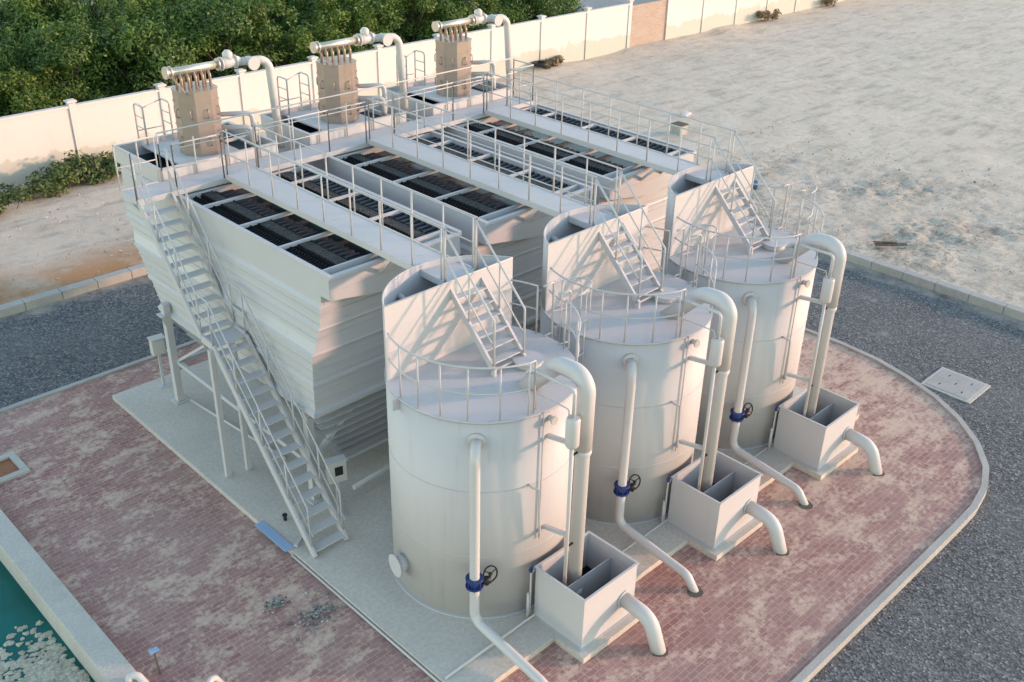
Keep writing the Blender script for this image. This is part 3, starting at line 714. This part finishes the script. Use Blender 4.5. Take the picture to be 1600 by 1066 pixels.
def column(lever=False):
    r = thing('mixing_column', 'x', 'column', (1.46, 6.72, 5.25), 'stainless columns')
    cx, cy, R = 1.44, 6.70, .465; hexr = lambda rad, z, o=.26: [(cx+rad*math.cos(o+PI/4*k), cy+rad*math.sin(o+PI/4*k), z) for k in range(8)]
    b = MB(); b.loft([hexr(R, 5.25), hexr(R, 6.62)], (True, False)); b.loft([hexr(R-.02, 6.62), hexr(R-.02, 6.5)], (False, True)); 
    o_, i_ = hexr(R, 6.62), hexr(R-.02, 6.62)
    for k in range(8): b.poly([o_[k], o_[(k+1) % 8], i_[(k+1) % 8], i_[k]])
    sh = b.build('shell', M['steel'], r)
    [MB().loft([hexr(R+.014, zz), hexr(R+.014, zz+.035)]).build('seam_band', M['steel'], r) for zz in (5.36, 5.86, 6.36, 6.6)]
    for k in range(8):
        a = .26+PI/4*k
        for z in (5.55, 6.15):
            am = a+PI/8; rad = R*math.cos(PI/8); c = Vector((cx+rad*math.cos(am), cy+rad*math.sin(am), z)); t = Vector((-math.sin(am), math.cos(am), 0)); n = Vector((math.cos(am), math.sin(am), 0))
            MB().tube([c+t*.07-Vector((0, 0, .09)), c+t*.07-Vector((0, 0, .09))+n*.05, c+t*.07+Vector((0, 0, .09))+n*.05, c+t*.07+Vector((0, 0, .09))], .014, 5, bend=.02, seg=2).build('lug', M['steel'], r, sh)
    for k in range(10):
        px = cx-.33+.165*(k//2); py = cy+(.115 if k % 2 else -.115)
        q = MB(); q.tube([(px, py, 6.4), (px, py, 6.86), (px, cy+(py-cy)*.25, 6.99)], .031, 8, bend=.06, seg=3); q.build('riser_tube', M['tubes'], r)
    hd = MB(); hd.cyl((cx-.56, cy, 7.02), (cx+.66, cy, 7.02), .085, 14); hp = hd.build('header_pipe', M['alu'], r)
    for x in (cx-.60, cx-.50, cx+.60): MB().cyl((x-.018, cy, 7.02), (x+.018, cy, 7.02), .13, 16).build('flange', M['alu'], r, hp)
    MB().bar((cx-.52, cy, 6.98), (cx-.34, cy-.3, 6.58), .028, .028).build('bracket', M['steel'], r)
    v = MB(); v.tube([(cx+.66, cy, 7.02), (cx+.76, cy, 7.02), (cx+.86, cy, 7.02), (cx+1.02, cy, 7.02), (cx+1.12, cy, 7.02)], [.09, .13, .12, .11, .10], 14); vb = v.build('valve', M['pipe'], r)
    MB().tube([(cx+.86, cy, 7.08), (cx+.86, cy, 7.22), (cx+.86, cy, 7.28)], [.1, .11, .06], 12).build('bonnet', M['pipe'], r, vb)
    for x in (cx+.68, cx+1.02): MB().cyl((x-.016, cy, 7.02), (x+.016, cy, 7.02), .145, 16).build('flange', M['pipe'], r, vb)
    if lever: MB().tube([(cx+.86, cy, 7.25), (cx+.72, cy+.05, 7.38), (cx+.35, cy+.2, 7.62)], [.022, .02, .016], 7).build('lever', M['black'], r, vb)
    dp = MB(); dp.tube([(cx+1.1, cy, 7.0), (cx+1.78, cy-.12, 6.98), (cx+1.78, cy-.3, 5.0)], .092, 14, bend=.24, seg=7); d_ = dp.build('downpipe', M['pipe'], r)
    MB().cyl((cx+1.32, cy, 7.0), (cx+1.32, cy-.26, 6.98), .095, 14).build('tee', M['pipe'], r, d_)
    MB().cyl((cx+1.32, cy-.26, 6.98), (cx+1.32, cy-.295, 6.98), .145, 18).build('blank_flange', M['pipe'], r, d_)
    MB().tube([(cx+.5, cy, 5.95), (cx+1.1, cy-.35, 5.95), (cx+1.12, cy-.36, 5.15)], .055, 10, bend=.12).build('side_pipe', M['hull'], r)
    MB().tube([(cx+.5, cy-.12, 5.68), (cx+.98, cy-.46, 5.68), (cx+1.0, cy-.47, 5.15)], .06, 10, bend=.12).build('side_pipe', M['pipe'], r)
    return r
NM = ['stainless octagonal column with header pipe, closest to the staircase', 'stainless octagonal column with header pipe, between the two others', 'stainless octagonal column with black valve lever, farthest from the staircase']
c0 = column(); c0['label'] = NM[0]; repeat(c0, S, NM[1])
c2 = column(True); c2.location.x += 2*S; c2['label'] = NM[2]

# ------------------------------------------------------------------ round tanks
def pol(a, r, z, c=(TX, TY)): a = math.radians(a); return Vector((c[0]+r*math.cos(a), c[1]+r*math.sin(a), z))
def tank():
    r = thing('storage_tank', 'x', 'tank', (TX, TY, 0), 'round tanks')
    cy = -1.98; CH = cy-TY; HW = math.sqrt(TR*TR-CH*CH); a1 = math.atan2(CH, HW); zt = 5.29
    MB().arcwall((TX, TY), TR, 0, 2*PI, 0.0, TH-.03, .02, 96, True).build('shell', M['tank'], r)
    wls = MB()
    for z in (1.32, 2.64): wls.arcwall((TX, TY), TR+.004, 0, 2*PI, z-.008, z+.008, .01, 96, True)
    wls.arcwall((TX, TY), TR+.05, 0, 2*PI, 0.001, .03, .05, 96, True); wls.build('weld_seam', M['white'], r)
    MB().disc((TX, TY), TR+.018, TH-.03, TH, 96).build('roof', M['tank'], r)
    dw = MB(); n = 48; a0, a2 = a1, PI-a1
    dw.arcwall((TX, TY), TR-.002, a0, a2, TH+.001, zt, .02, n); dw.build('overflow_chamber', M['white'], r)
    MB().box((TX-HW+.004, cy-.012, TH+.001), (TX+HW-.004, cy+.012, zt+.002)).build('baffle_plate', M['white'], r)
    rm = MB(); rm.ring((TX, TY, zt), TR-.01, a0, a2, .016, n, 6); rm.cyl((TX-HW, cy, zt), (TX+HW, cy, zt), .014, 6); rm.build('rim', M['white'], r)
    wt = MB(); b = [pol(math.degrees(a0+(a2-a0)*i/24), TR-.03, 4.45) for i in range(25)]; wt.poly(b); wt.build('water', M['water'], r)
    MB().tube([(TX-.55, -1.25, 4.5), (TX-.55, -1.5, 4.95), (TX-.55, -1.2, 4.95)], .05, 8, bend=.1).build('inlet_pipe', M['pipe'], r)
    # guard rail round the roof, from the chamber round the front
    def arc(A, B, z, n=16): return [pol(A+(B-A)*i/n, TR-.03, z) for i in range(n+1)]
    up = MB(); A, B = 180-math.degrees(a1)+4, 254
    up.tube(arc(A, B, TH+.92, 22)+[pol(258, TR-.05, TH+.92), pol(258, TR-.05, TH)], .017, 7); up.tube(arc(A, B, TH+.47, 22), .015, 6)
    ro = up.build('guard_rail', M['rail'], r)
    for a in (172, 188, 203, 219, 237, 254): p = pol(a, TR-.03, TH); MB().cyl(p, p+Vector((0, 0, .92)), .0155, 7).build('post', M['rail'], r, ro)
    up = MB(); up.tube(arc(-58, -16, TH+.92, 12), .017, 7); up.tube(arc(-58, -16, TH+.47, 12), .015, 6); [up.cyl(pol(q_, TR-.03, TH), pol(q_, TR-.03, TH+.92), .017, 7) for q_ in (-58, -16)]; ro = up.build('guard_rail', M['rail'], r)
    for a in (-58, -37, -16): p = pol(a, TR-.03, TH); MB().cyl(p, p+Vector((0, 0, .92)), .0155, 7).build('post', M['rail'], r, ro)
    up = MB(); up.tube(arc(10, math.degrees(a1), TH+.92, 6), .017, 7); up.tube(arc(10, math.degrees(a1), TH+.47, 6), .015, 6); up.cyl(pol(10, TR-.03, TH), pol(10, TR-.03, TH+.92), .017, 7); ro = up.build('guard_rail', M['rail'], r)
    p = pol(10, TR-.03, TH); MB().cyl(p, p+Vector((0, 0, .92)), .0155, 7).build('post', M['rail'], r, ro)
    # caged ladder on the far side
    ld = MB(); a = -4
    for da in (-7, 7): ld.tube([pol(a+da, TR+.16, .3), pol(a+da, TR+.16, TH+1.0), pol(a+da, TR-.1, TH+1.0)], .02, 7, bend=.06); ld.cyl(pol(a+da, TR, TH-.1), pol(a+da, TR+.16, TH-.1), .014, 6); ld.cyl(pol(a+da, TR-.05, TH+.02), pol(a+da, TR+.18, TH+.02), .016, 6)
    lo = ld.build('ladder', M['rail'], r); z = .5
    rg = MB()
    while z < TH: rg.cyl(pol(a-7, TR+.16, z), pol(a+7, TR+.16, z), .012, 6); z += .3
    rg.build('rung', M['rail'], r, lo)
    cc = pol(a, TR+.16, 0)
    for z in (TH+.92, TH+.35, TH-.3, TH-.95, TH-1.6):
        q = [cc+Vector((.40*math.sin(t)*1.0, .0, 0))*1.6+Vector((0, -.32*math.cos(t), z)) for t in [PI*i/12 for i in range(13)]]
        MB().tube(q, .016, 6).build('cage_hoop', M['rail'], r, lo)
    cb = MB()
    for t in (PI*.15, PI*.38, PI*.62, PI*.85): p = cc+Vector((.64*math.sin(t), -.32*math.cos(t), 0)); cb.cyl(p+Vector((0, 0, TH-1.6)), p+Vector((0, 0, TH+.92)), .012, 5)
    cb.build('cage_bar', M['rail'], r, lo)
    # round hatch, lug, nozzles
    hx, hy = TX+.66, TY-.40
    h = MB(); h.disc((hx, hy), .235, TH+.002, TH+.1, 28); ho = h.build('hatch_neck', M['white'], r); MB().disc((hx, hy), .265, TH+.1, TH+.125, 28).build('hatch_lid', M['white'], r, ho)
    MB().bar(pol(172, TR, TH-.1), pol(172, TR+.12, TH-.1), .02, .2).build('lifting_lug', M['white'], r)
    p = pol(-92, TR, 3.80); q = pol(-92, TR+.10, 3.80); nb = MB().cyl(p, q, .045, 12); no = nb.build('nozzle', M['grey'], r); MB().cyl(q, q+(q-p)*.3, .075, 14).build('flange', M['grey'], r, no)
    p = pol(171, TR-.01, .62); q = pol(171, TR+.17, .62); no = MB().cyl(p, q, .15, 20).build('nozzle', M['white'], r); MB().cyl(q, q+(q-p)*.15, .21, 22).build('flange', M['white'], r, no)
    cd = MB(); cd.tube([pol(-97, TR+.03, TH), pol(-97, TR+.03, 1.5)], .012, 6); cd.tube([pol(-105, TR, 2.66), pol(-105, TR+.12, 2.66), pol(-101, TR+.12, 2.6), pol(-99, TR+.12, 1.66), pol(-96, TR+.02, 1.62)], .02, 7, bend=.06); cd.build('conduit', M['rail'], r)
    # brackets that hold the bent overflow pipe
    for z in (3.47, 1.67): MB().bar((TX-.08, -4.31, z), (TX+.06, -4.80, z), .055, .07).build('bracket', M['hull'], r)
    return r
TN = ['white round steel tank closest to the pool, front of the row', 'white round steel tank in the middle of the row of three', 'white round steel tank farthest back, beside the sand']
tk = tank(); tk['label'] = TN[0]
for i in (1, 2): repeat(tk, S*i, TN[i])

def shipladder():
    r = thing('tank_stair', 'x', 'stair', (1.35, -3, TH), 'short tank stairs'); x0, x1 = 1.04, 1.72
    a, b = (-1.89, 5.19), (-3.02, TH+.1)
    for x in (x0, x1):
        m_ = MB(); m_.bar((x, a[0], a[1]), (x, b[0], b[1]), .045, .11); m_.bar((x, b[0], b[1]+.03), (x, b[0], TH), .045, .09, (0, 1, 0)); m_.build('stringer', M['white'], r)
    for i in range(1, 7):
        t = i/6.6; y = a[0]+(b[0]-a[0])*t; z = a[1]+(b[1]-a[1])*t; MB().box((x0+.024, y-.08, z-.02), (x1-.024, y+.08, z+.002)).build('tread', M['deck'], r)
    MB().bar((x0+.02, b[0], b[1]), (x1-.02, b[0], b[1]), .03, .03).build('cross_bar', M['white'], r)
    for x in (x0, x1):
        h = Vector((0, 0, .93)); A = Vector((x, -1.83, 5.19)); B = Vector((x, b[0], b[1]))
        o = MB().tube([A+h, B+h*.95, B+Vector((0, 0, .05))], .019, 7, bend=.05).tube([A+h*.5, B+h*.45], .015, 6).build('handrail', M['rail'], r)
        MB().cyl(A, A+h, .019, 7).build('post', M['rail'], r, o); p = A.lerp(B, .5); MB().cyl(p, p+h*.97, .017, 7).build('post', M['rail'], r, o)
    return r
sl = shipladder(); SN = ['short white stair onto the roof of the tank %s' % t for t in ('closest to the pool', 'in the middle of the row', 'beside the sand')]
sl['label'] = SN[0]
for i in (1, 2): repeat(sl, S*i, SN[i])

def hole(x, y, r):
    random.seed(int(x*7)+3); o = [(x+.155*random.uniform(.85, 1.2)*math.cos(2*PI*k/14), y+.02+.14*random.uniform(.85, 1.2)*math.sin(2*PI*k/14)) for k in range(14)]
    MB().prism(o, -.135, -.1145).build('soil_gap_disc', M['timber'], r)  # dark plank colour paints the soil and shaded gap round the pipe end
# small drain pipe with blue valve in front of each tank
def drain():
    r = thing('drain_pipe', 'x', 'pipe', (-.2, -4.2, 0), 'white drain pipes with blue valves')
    p0 = pol(-136, TR, 3.62); p1 = pol(-136, TR+.36, 3.62); x, y = p1.x, p1.y
    MB().tube([p0, p1, (x, y, .32), (x-.02, -5.72, .12), (x-.0, -5.98, -.25)], .082, 18, bend=.2, seg=8).build('pipe', M['pipe'], r)
    hole(x-.03, -5.97, r)
    MB().cyl(pol(-136, TR, 3.62), pol(-136, TR+.05, 3.62), .145, 20).build('flange', M['pipe'], r)
    v = MB(); z = 1.12
    for zz in (z-.075, z+.075): v.cyl((x, y, zz-.014), (x, y, zz+.014), .15, 18)
    v.cyl((x, y, z-.07), (x, y, z+.07), .115, 16)
    for k in range(8): a = 2*PI*k/8; v.cyl((x+.128*math.cos(a), y+.128*math.sin(a), z-.11), (x+.128*math.cos(a), y+.128*math.sin(a), z+.11), .011, 6)
    vo = v.build('valve', M['blue'], r)
    d = Vector((.85, -.52, 0)).normalized(); c = Vector((x, y, z)); MB().cyl(c+d*.1, c+d*.27, .06, 12).cyl(c+d*.2-Vector((0, 0, .08)), c+d*.2+Vector((0, 0, .06)), .045, 10).build('gearbox', M['black'], r, vo)
    hc = c+d*.22+Vector((.10, .05, .04)); n = Vector((-.15, -.9, .35)).normalized(); t = n.orthogonal().normalized(); b = n.cross(t); R = .13
    hw = MB(); hw.tube([hc+(t*math.cos(2*PI*k/20)+b*math.sin(2*PI*k/20))*R for k in range(20)], .014, 6, closed=True)
    for k in range(3): hw.cyl(hc, hc+(t*math.cos(2*PI*k/3+.5)+b*math.sin(2*PI*k/3+.5))*R, .01, 5)
    hw.cyl(hc-n*.03, hc+n*.03, .025, 8); hw.cyl(c+d*.2, hc, .014, 6); hw.build('handwheel', M['black'], r, vo)
    return r
dr = drain(); DN = ['white drain pipe with blue valve on the tank %s' % t for t in ('closest to the pool', 'in the middle', 'beside the sand')]
dr['label'] = DN[0]
for i in (1, 2): repeat(dr, S*i, DN[i])

# big bent overflow pipe
def overflow():
    r = thing('overflow_pipe', 'x', 'pipe', (1.18, -4.9, 0), 'big bent overflow pipes'); x = 1.17
    MB().tube([(x+.09, -3.45, TH-.16), (x+.03, -4.30, 4.66), (x, -4.90, 4.72), (x, -4.90, 3.42)], .142, 20, bend=.40, seg=9).build('upper_pipe', M['pipe'], r)
    MB().tube([(x, -4.9, 3.44), (x, -4.9, 3.36), (x, -4.9, 3.30), (x, -4.9, .42)], [.142, .142, .118, .118], 20).build('lower_pipe', M['pipe'], r)
    MB().tube([(x, -4.9, .62), (x, -4.9, .60), (x, -4.9, .5), (x, -4.9, .48)], [.12, .15, .15, .12], 18).build('collar', M['pipe'], r)
    cx, cy = .87, -4.93
    f = MB().tube([(cx, cy, 3.62), (cx, cy, 3.66), (cx, cy, 4.10), (cx, cy, 4.14)], [.09, .112, .112, .095], 18); fo = f.build('float_canister', M['pipe'], r)
    MB().tube([(cx, cy, 4.14), (cx, cy, 4.62), (cx-.02, -4.05, 4.60), (cx+.0, -3.9, 4.45), (cx+.26, -3.9, 4.4)], .028, 8, bend=.09, seg=4).build('vent_tube', M['pipe'], r, fo)
    MB().tube([(cx-.05, cy+.05, 4.12), (cx-.05, cy+.05, 4.28), (cx-.05, -4.2, 4.26), (cx-.05, -4.2, 3.96)], .012, 6, bend=.05).build('sample_tube', M['rail'], r, fo)
    MB().tube([(cx, cy, 3.62), (cx+.02, cy-.0, 2.2), (cx+.02, cy, .8)], .032, 8).build('return_tube', M['pipe'], r, fo)
    for z in (3.47, 1.67): MB().tube([(cx+.02, cy+.02, z-.05), (x, -4.9, z-.05)], .02, 6).build('clip', M['black'], r)
    return r
ov = overflow(); ON = ['big white pipe bent over the rim of the tank %s' % t for t in ('closest to the pool', 'in the middle', 'beside the sand')]
ov['label'] = ON[0]
for i in (1, 2): repeat(ov, S*i, ON[i])

# discharge boxes
def sump():
    r = thing('discharge_box', 'x', 'box', (1.3, -5, 0), 'open discharge boxes'); x0, x1, y0, y1, z0, z1 = .68, 1.99, -5.56, -4.47, .012, 1.05; t = .016
    b = MB(); b.box((x0, y0, z0), (x1, y0+t, z1)); b.box((x0, y1-t, z0), (x1, y1, z1)); b.box((x0, y0+t, z0), (x0+t, y1-t, z1)); b.box((x1-t, y0+t, z0), (x1, y1-t, z1)); b.box((x0+t, y0+t, z0), (x1-t, y1-t, z0+.02)); b.build('shell', M['white'], r)
    rm = MB(); e = .022; rm.box((x0-e, y0-e, z1), (x1+e, y0+t+.004, z1+.02)); rm.box((x0-e, y1-t-.004, z1), (x1+e, y1+e, z1+.02)); rm.box((x0-e, y0+t+.004, z1), (x0+t+.004, y1-t-.004, z1+.02)); rm.box((x1-t-.004, y0+t+.004, z1), (x1+e, y1-t-.004, z1+.02)); rm.build('rim', M['white'], r)
    fo = MB(); fo.box((x0-.035, y0-.035, .002), (x1+.035, y1+.035, .011)); fo.build('foot_flange', M['white'], r)
    MB().box((x0+t, -5.02, z0+.02), (x1-t, -5.005, .86)).build('weir_plate', M['white'], r)
    MB().box((x0+t, y0+t, .3), (x1-t, y1-t, .33)).build('water', M['water'], r)
    MB().tube([(x1-.30, y0-.0, .47), (x1-.30, -6.14, .43), (x1-.28, -6.42, -.3)], .13, 20, bend=.34, seg=9).build('outlet_pipe', M['pipe'], r)
    hole(x1-.28, -6.41, r)
    MB().cyl((x1-.30, y0-.004, .47), (x1-.30, y0-.03, .47), .16, 20).build('flange', M['pipe'], r)
    return r
sp = sump(); BN = ['open white steel box at the foot of the tank %s' % t for t in ('closest to the pool', 'in the middle', 'beside the sand')]
sp['label'] = BN[0]
for i in (1, 2): repeat(sp, S*i, BN[i])

# sampling standpipe with small blue tap beside each box
def tap():
    r = thing('sampling_tap', 'x', 'tap', (.55, -4.42, 0), 'small taps beside the boxes'); x, y = .60, -4.44
    MB().tube([(x, y, .0), (x, y, .62), (x, y-.0, .95), (x+.1, y, 1.0)], .018, 7, bend=.04).tube([(x-.05, y, .0), (x-.05, y, .55)], .026, 8).build('pipe', M['pipe'], r)
    MB().tube([(x, y, .98), (x, y, 1.04)], .028, 10).bar((x-.07, y-.02, 1.05), (x+.07, y+.03, 1.08), .025, .018).build('tap_handle', M['blue'], r); return r
tp = tap(); PN = ['thin standpipe with blue tap beside the box of the tank %s' % t for t in ('closest to the pool', 'in the middle', 'beside the sand')]; tp['label'] = PN[0]
for i in (1, 2): repeat(tp, S*i, PN[i])

# ------------------------------------------------------------------ loose fittings on the ground
tag(MB().tube([(-1.36, -4.52, .03), (10.2, -4.38, .03)], .022, 8).build('conduit', M['pipe']), 'thin white conduit lying on the slab in front of the tanks', 'conduit')
tag(MB().tube([(-1.44, -.32, -.06), (-1.44, -8.2, -.06)], .022, 8).build('conduit', M['pipe']), 'thin white conduit along the pool side of the slab', 'conduit')
tag(MB().bar((-1.30, -.25, .03), (-.95, -.02, .03), .07, .05).build('floor_channel', M['white']), 'short white channel on the slab beside the stair foot', 'channel')
tag(MB().box((-1.52, -.25, .004), (-1.33, .8, .022), .004).build('metal_sheet', M['sheet']), 'narrow pale blue sheet on the slab edge near the stair foot', 'sheet')
def panel(loc, w_, d, h, z, rot, label, screen):
    r = thing('control_box', label, 'control box', loc); R = Matrix.Translation(Vector(loc)) @ Matrix.Rotation(rot, 4, 'Z'); o = MB()
    o.box((-w_/2, -d/2, z), (w_/2, d/2, z+h), .012, R); ob = o.build('enclosure', M['grey'], r)
    MB().box((-w_/2-.02, -d/2-.03, z+h), (w_/2+.02, d/2+.02, z+h+.02), .004, R).build('rain_hood', M['grey'], r, ob)
    if screen:
        MB().box((-.06, -d/2-.012, z+h*.36), (.10, -d/2-.002, z+h*.78), .003, R).build('display', M['screen'], r, ob)
    else: MB().box((-w_/2+.02, -d/2-.01, z+.02), (w_/2-.02, -d/2-.002, z+h-.02), .003, R).build('door', M['grey'], r, ob)
    p = MB(); p.box((-.03, -.03, 0), (.03, .03, z), .004, R); p.box((-.12, -.12, 0), (.12, .12, .015), 0, R); p.build('stand', M['hull'], r)
panel((-.12, .02, 0), .36, .17, .46, .78, -.25, 'grey control box with dark display beside the staircase foot', True)
panel((-.32, 6.62, 0), .30, .20, .40, .85, -.1, 'blank grey control box on a post at the back corner of the slab', False)
tag(MB().tube([(-1.0, .55, .0), (-1.0, .55, .10)], .035, 8).cyl((-1.0, .55, .10), (-1.0, .55, .13), .05, 10).build('anchor_stub', M['black']), 'small dark pipe stub on the slab beside the stair', 'pipe stub')
MBl = MB().tube([(-.9, 6.9, .03), (-.7, 5.0, .03), (2.9, .9, .03)], .03, 8); 
tag(MB().tube([(-.22, 5.55, .04), (.1, 2.2, .04)], .03, 8).build('ground_pipe', M['pipe']), 'white pipe lying on the slab under the settling tank', 'pipe')
tag(MB().tube([(.3, .1, .35), (2.9, .3, .35)], .05, 10).build('ground_pipe', M['pipe']), 'pale low pipe running behind the tank closest to the pool', 'pipe')
def heap(cx, cy, n, sp, lab, seed):
    random.seed(seed); m_ = MB()
    for i in range(n):
        a = random.random()*6.3; q = abs(random.gauss(0, sp)); k = random.uniform(.014, .04); m_.blob((cx+q*math.cos(a), cy+q*.75*math.sin(a), -.12+k*.5), k, 1, .35, (1, random.uniform(.6, 1), .7))
    tag(m_.build('gravel_heap', M['stone']), lab, 'gravel', kind='stuff')
heap(-2.33, -1.15, 70, .13, 'small round heap of grey gravel on the brick paving', 4)
heap(-2.0, -1.85, 130, .27, 'wider scatter of grey gravel on paving next to the slab', 5)

def pebbles(n, x0, x1, y0, y1, z, lab, seed, kmax=.05):
    random.seed(seed); m_ = MB()
    for i in range(n):
        k = random.uniform(.012, kmax)*(1.7 if random.random() < .06 else 1); m_.blob((random.uniform(x0, x1), random.uniform(y0, y1), z+k*.3), k, 1, .35, (1, random.uniform(.6, 1), .6))
    tag(m_.build('pebbles', M['pebble']), lab, 'pebbles', kind='stuff')
pebbles(420, 19.1, 30, -8, 9, .0, 'loose stones scattered over the sand beside the road', 31)
pebbles(220, -3, 9, 13.5, 20, .0, 'loose stones scattered over the sand before the cream wall', 32)
pebbles(160, 13.7, 18.6, -9, 6, -.25, 'pale stones lying on the dark road', 33, .03)
# manhole in the road
mh = thing('manhole_cover', 'square pale concrete manhole cover set in the road', 'manhole cover', (13.95, -5.84, -.25))
MB().box((13.36, -6.46, -.3), (14.56, -5.22, -.222), .012).build('frame', M['coping'], mh)
cv = MB().box((13.45, -6.37, -.24), (14.47, -5.31, -.212), .006); cvo = cv.build('cover', M['kerb'], mh)
for (dx, dy) in ((-.28, -.28), (.28, -.28), (.28, .28), (-.28, .28), (0, 0)):
    MB().box((13.96+dx-.05, -5.84+dy-.012, -.2125), (13.96+dx+.05, -5.84+dy+.012, -.209)).build('lifting_slot', M['screen'], mh, cvo)
# little pit by the pool
pt = thing('drain_pit', 'small concrete rimmed pit with rusty water in the brick paving', 'pit', (-4.2, 5.9, -.12))
q = MB(); xa, xb, ya, yb = -4.9, -3.86, 5.5, 6.4; q.box((xa, ya, -.13), (xb, ya+.14, -.06), .01); q.box((xa, yb-.14, -.13), (xb, yb, -.06), .01); q.box((xa, ya+.14, -.13), (xa+.14, yb-.14, -.06), .01); q.box((xb-.14, ya+.14, -.13), (xb, yb-.14, -.06), .01); q.build('rim', M['coping'], pt)
MB().box((xa+.14, ya+.14, -.119), (xb-.14, yb-.14, -.112)).build('water', M['orange'], pt)
# pipes at the lower corner beside the pool
tag(MB().tube([(-4.72, -1.95, -.25), (-4.78, -1.6, -.1), (-4.88, -1.32, .17), (-4.98, -1.24, .19), (-5.02, -1.28, .09)], .06, 12, bend=.1).build('pool_pipe', M['pipe']), 'short white bent pipe at the corner of the pool coping', 'pipe')
tag(MB().tube([(-4.45, -2.5, -.12), (-4.42, -2.36, .14), (-4.04, -2.12, .17), (-3.9, -2.15, -.12)], .05, 12, bend=.13).build('bent_pipe', M['pipe']), 'arched pinkish white pipe rising from the brick paving', 'pipe')
sg = thing('marker_stake', 'short stake with a pale blue plate beside the pool corner', 'stake', (-4.5, -1.1, -.12))
MB().bar((-4.52, -1.25, -.12), (-4.50, -1.12, .27), .03, .03).build('stake', M['timber'], sg); MB().box((-4.57, -1.16, .27), (-4.42, -1.06, .285), .004).build('plate', M['sheet'], sg)
# bits on the sand
tag(MB().bar((19.9, -.45, .03), (20.6, -1.15, .06), .16, .04).bar((19.95, -.35, .08), (20.4, -.9, .10), .07, .03).build('plank', M['timber']), 'dark weathered plank lying on the sand beside the road', 'plank')
bk = thing('concrete_block', 'grey concrete block standing on the sand behind the last settling tank', 'block', (24.7, 10.9, -.05)); MB().box((24.45, 10.65, -.15), (24.95, 11.15, .3), .03).build('block', M['kerb'], bk); MB().box((24.42, 10.62, .3), (24.98, 11.18, .34), .01).build('lid', M['timber'], bk)
tag(MB().blob((27.0, 12.3, .0), .3, 2, .25, (1.2, .7, .4)).build('white_sack', M['white']), 'white sack lying far out on the sand', 'sack')
tag(MB().ring((27.5, 21.6, .35), .32, 0, 2*PI, .09, 24, 8, True).build('old_tyre', M['black']), 'dark old tyre by the wall beside dry scrub', 'tyre').rotation_euler = (0, 0, 0)
bd = thing('blue_drum', 'blue plastic drum lying on the sand behind the farthest tank', 'drum', (21.4, 5.2, 0)); MB().tube([(21.2, 5.4, .12), (21.22, 5.37, .12), (21.48, 4.98, .12), (21.5, 4.95, .12)], [.13, .16, .16, .13], 16).build('body', paint('blue_plastic', (.04, .12, .25), .5), bd); MB().cyl((21.33, 5.2, .12), (21.36, 5.16, .12), .17, 16).build('rib', M['sheet'], bd)
tp_ = MB(); random.seed(9); g = 12; b = len(tp_.v)
for i in range(g+1):
    for j in range(g+1):
        u, v_ = i/g-.5, j/g-.5; z = 1.7*max(0, 1-2.0*max(abs(u), abs(v_)*1.0))+.12*noise.noise(Vector((u*5, v_*5, 1))); tp_.v.append(Vector((33.2+u*5, 27.6+v_*5, max(-.15, z)-.05)))
for i in range(g):
    for j in range(g): tp_.face((b+i*(g+1)+j, b+(i+1)*(g+1)+j, b+(i+1)*(g+1)+j+1, b+i*(g+1)+j+1), False)
tag(tp_.build('covered_heap', M['cloth']), 'grey green tarpaulin heap just behind the wall at the end of the trees', 'tarpaulin')
for o in bpy.data.objects:
    if '_o' in o: del o['_o']
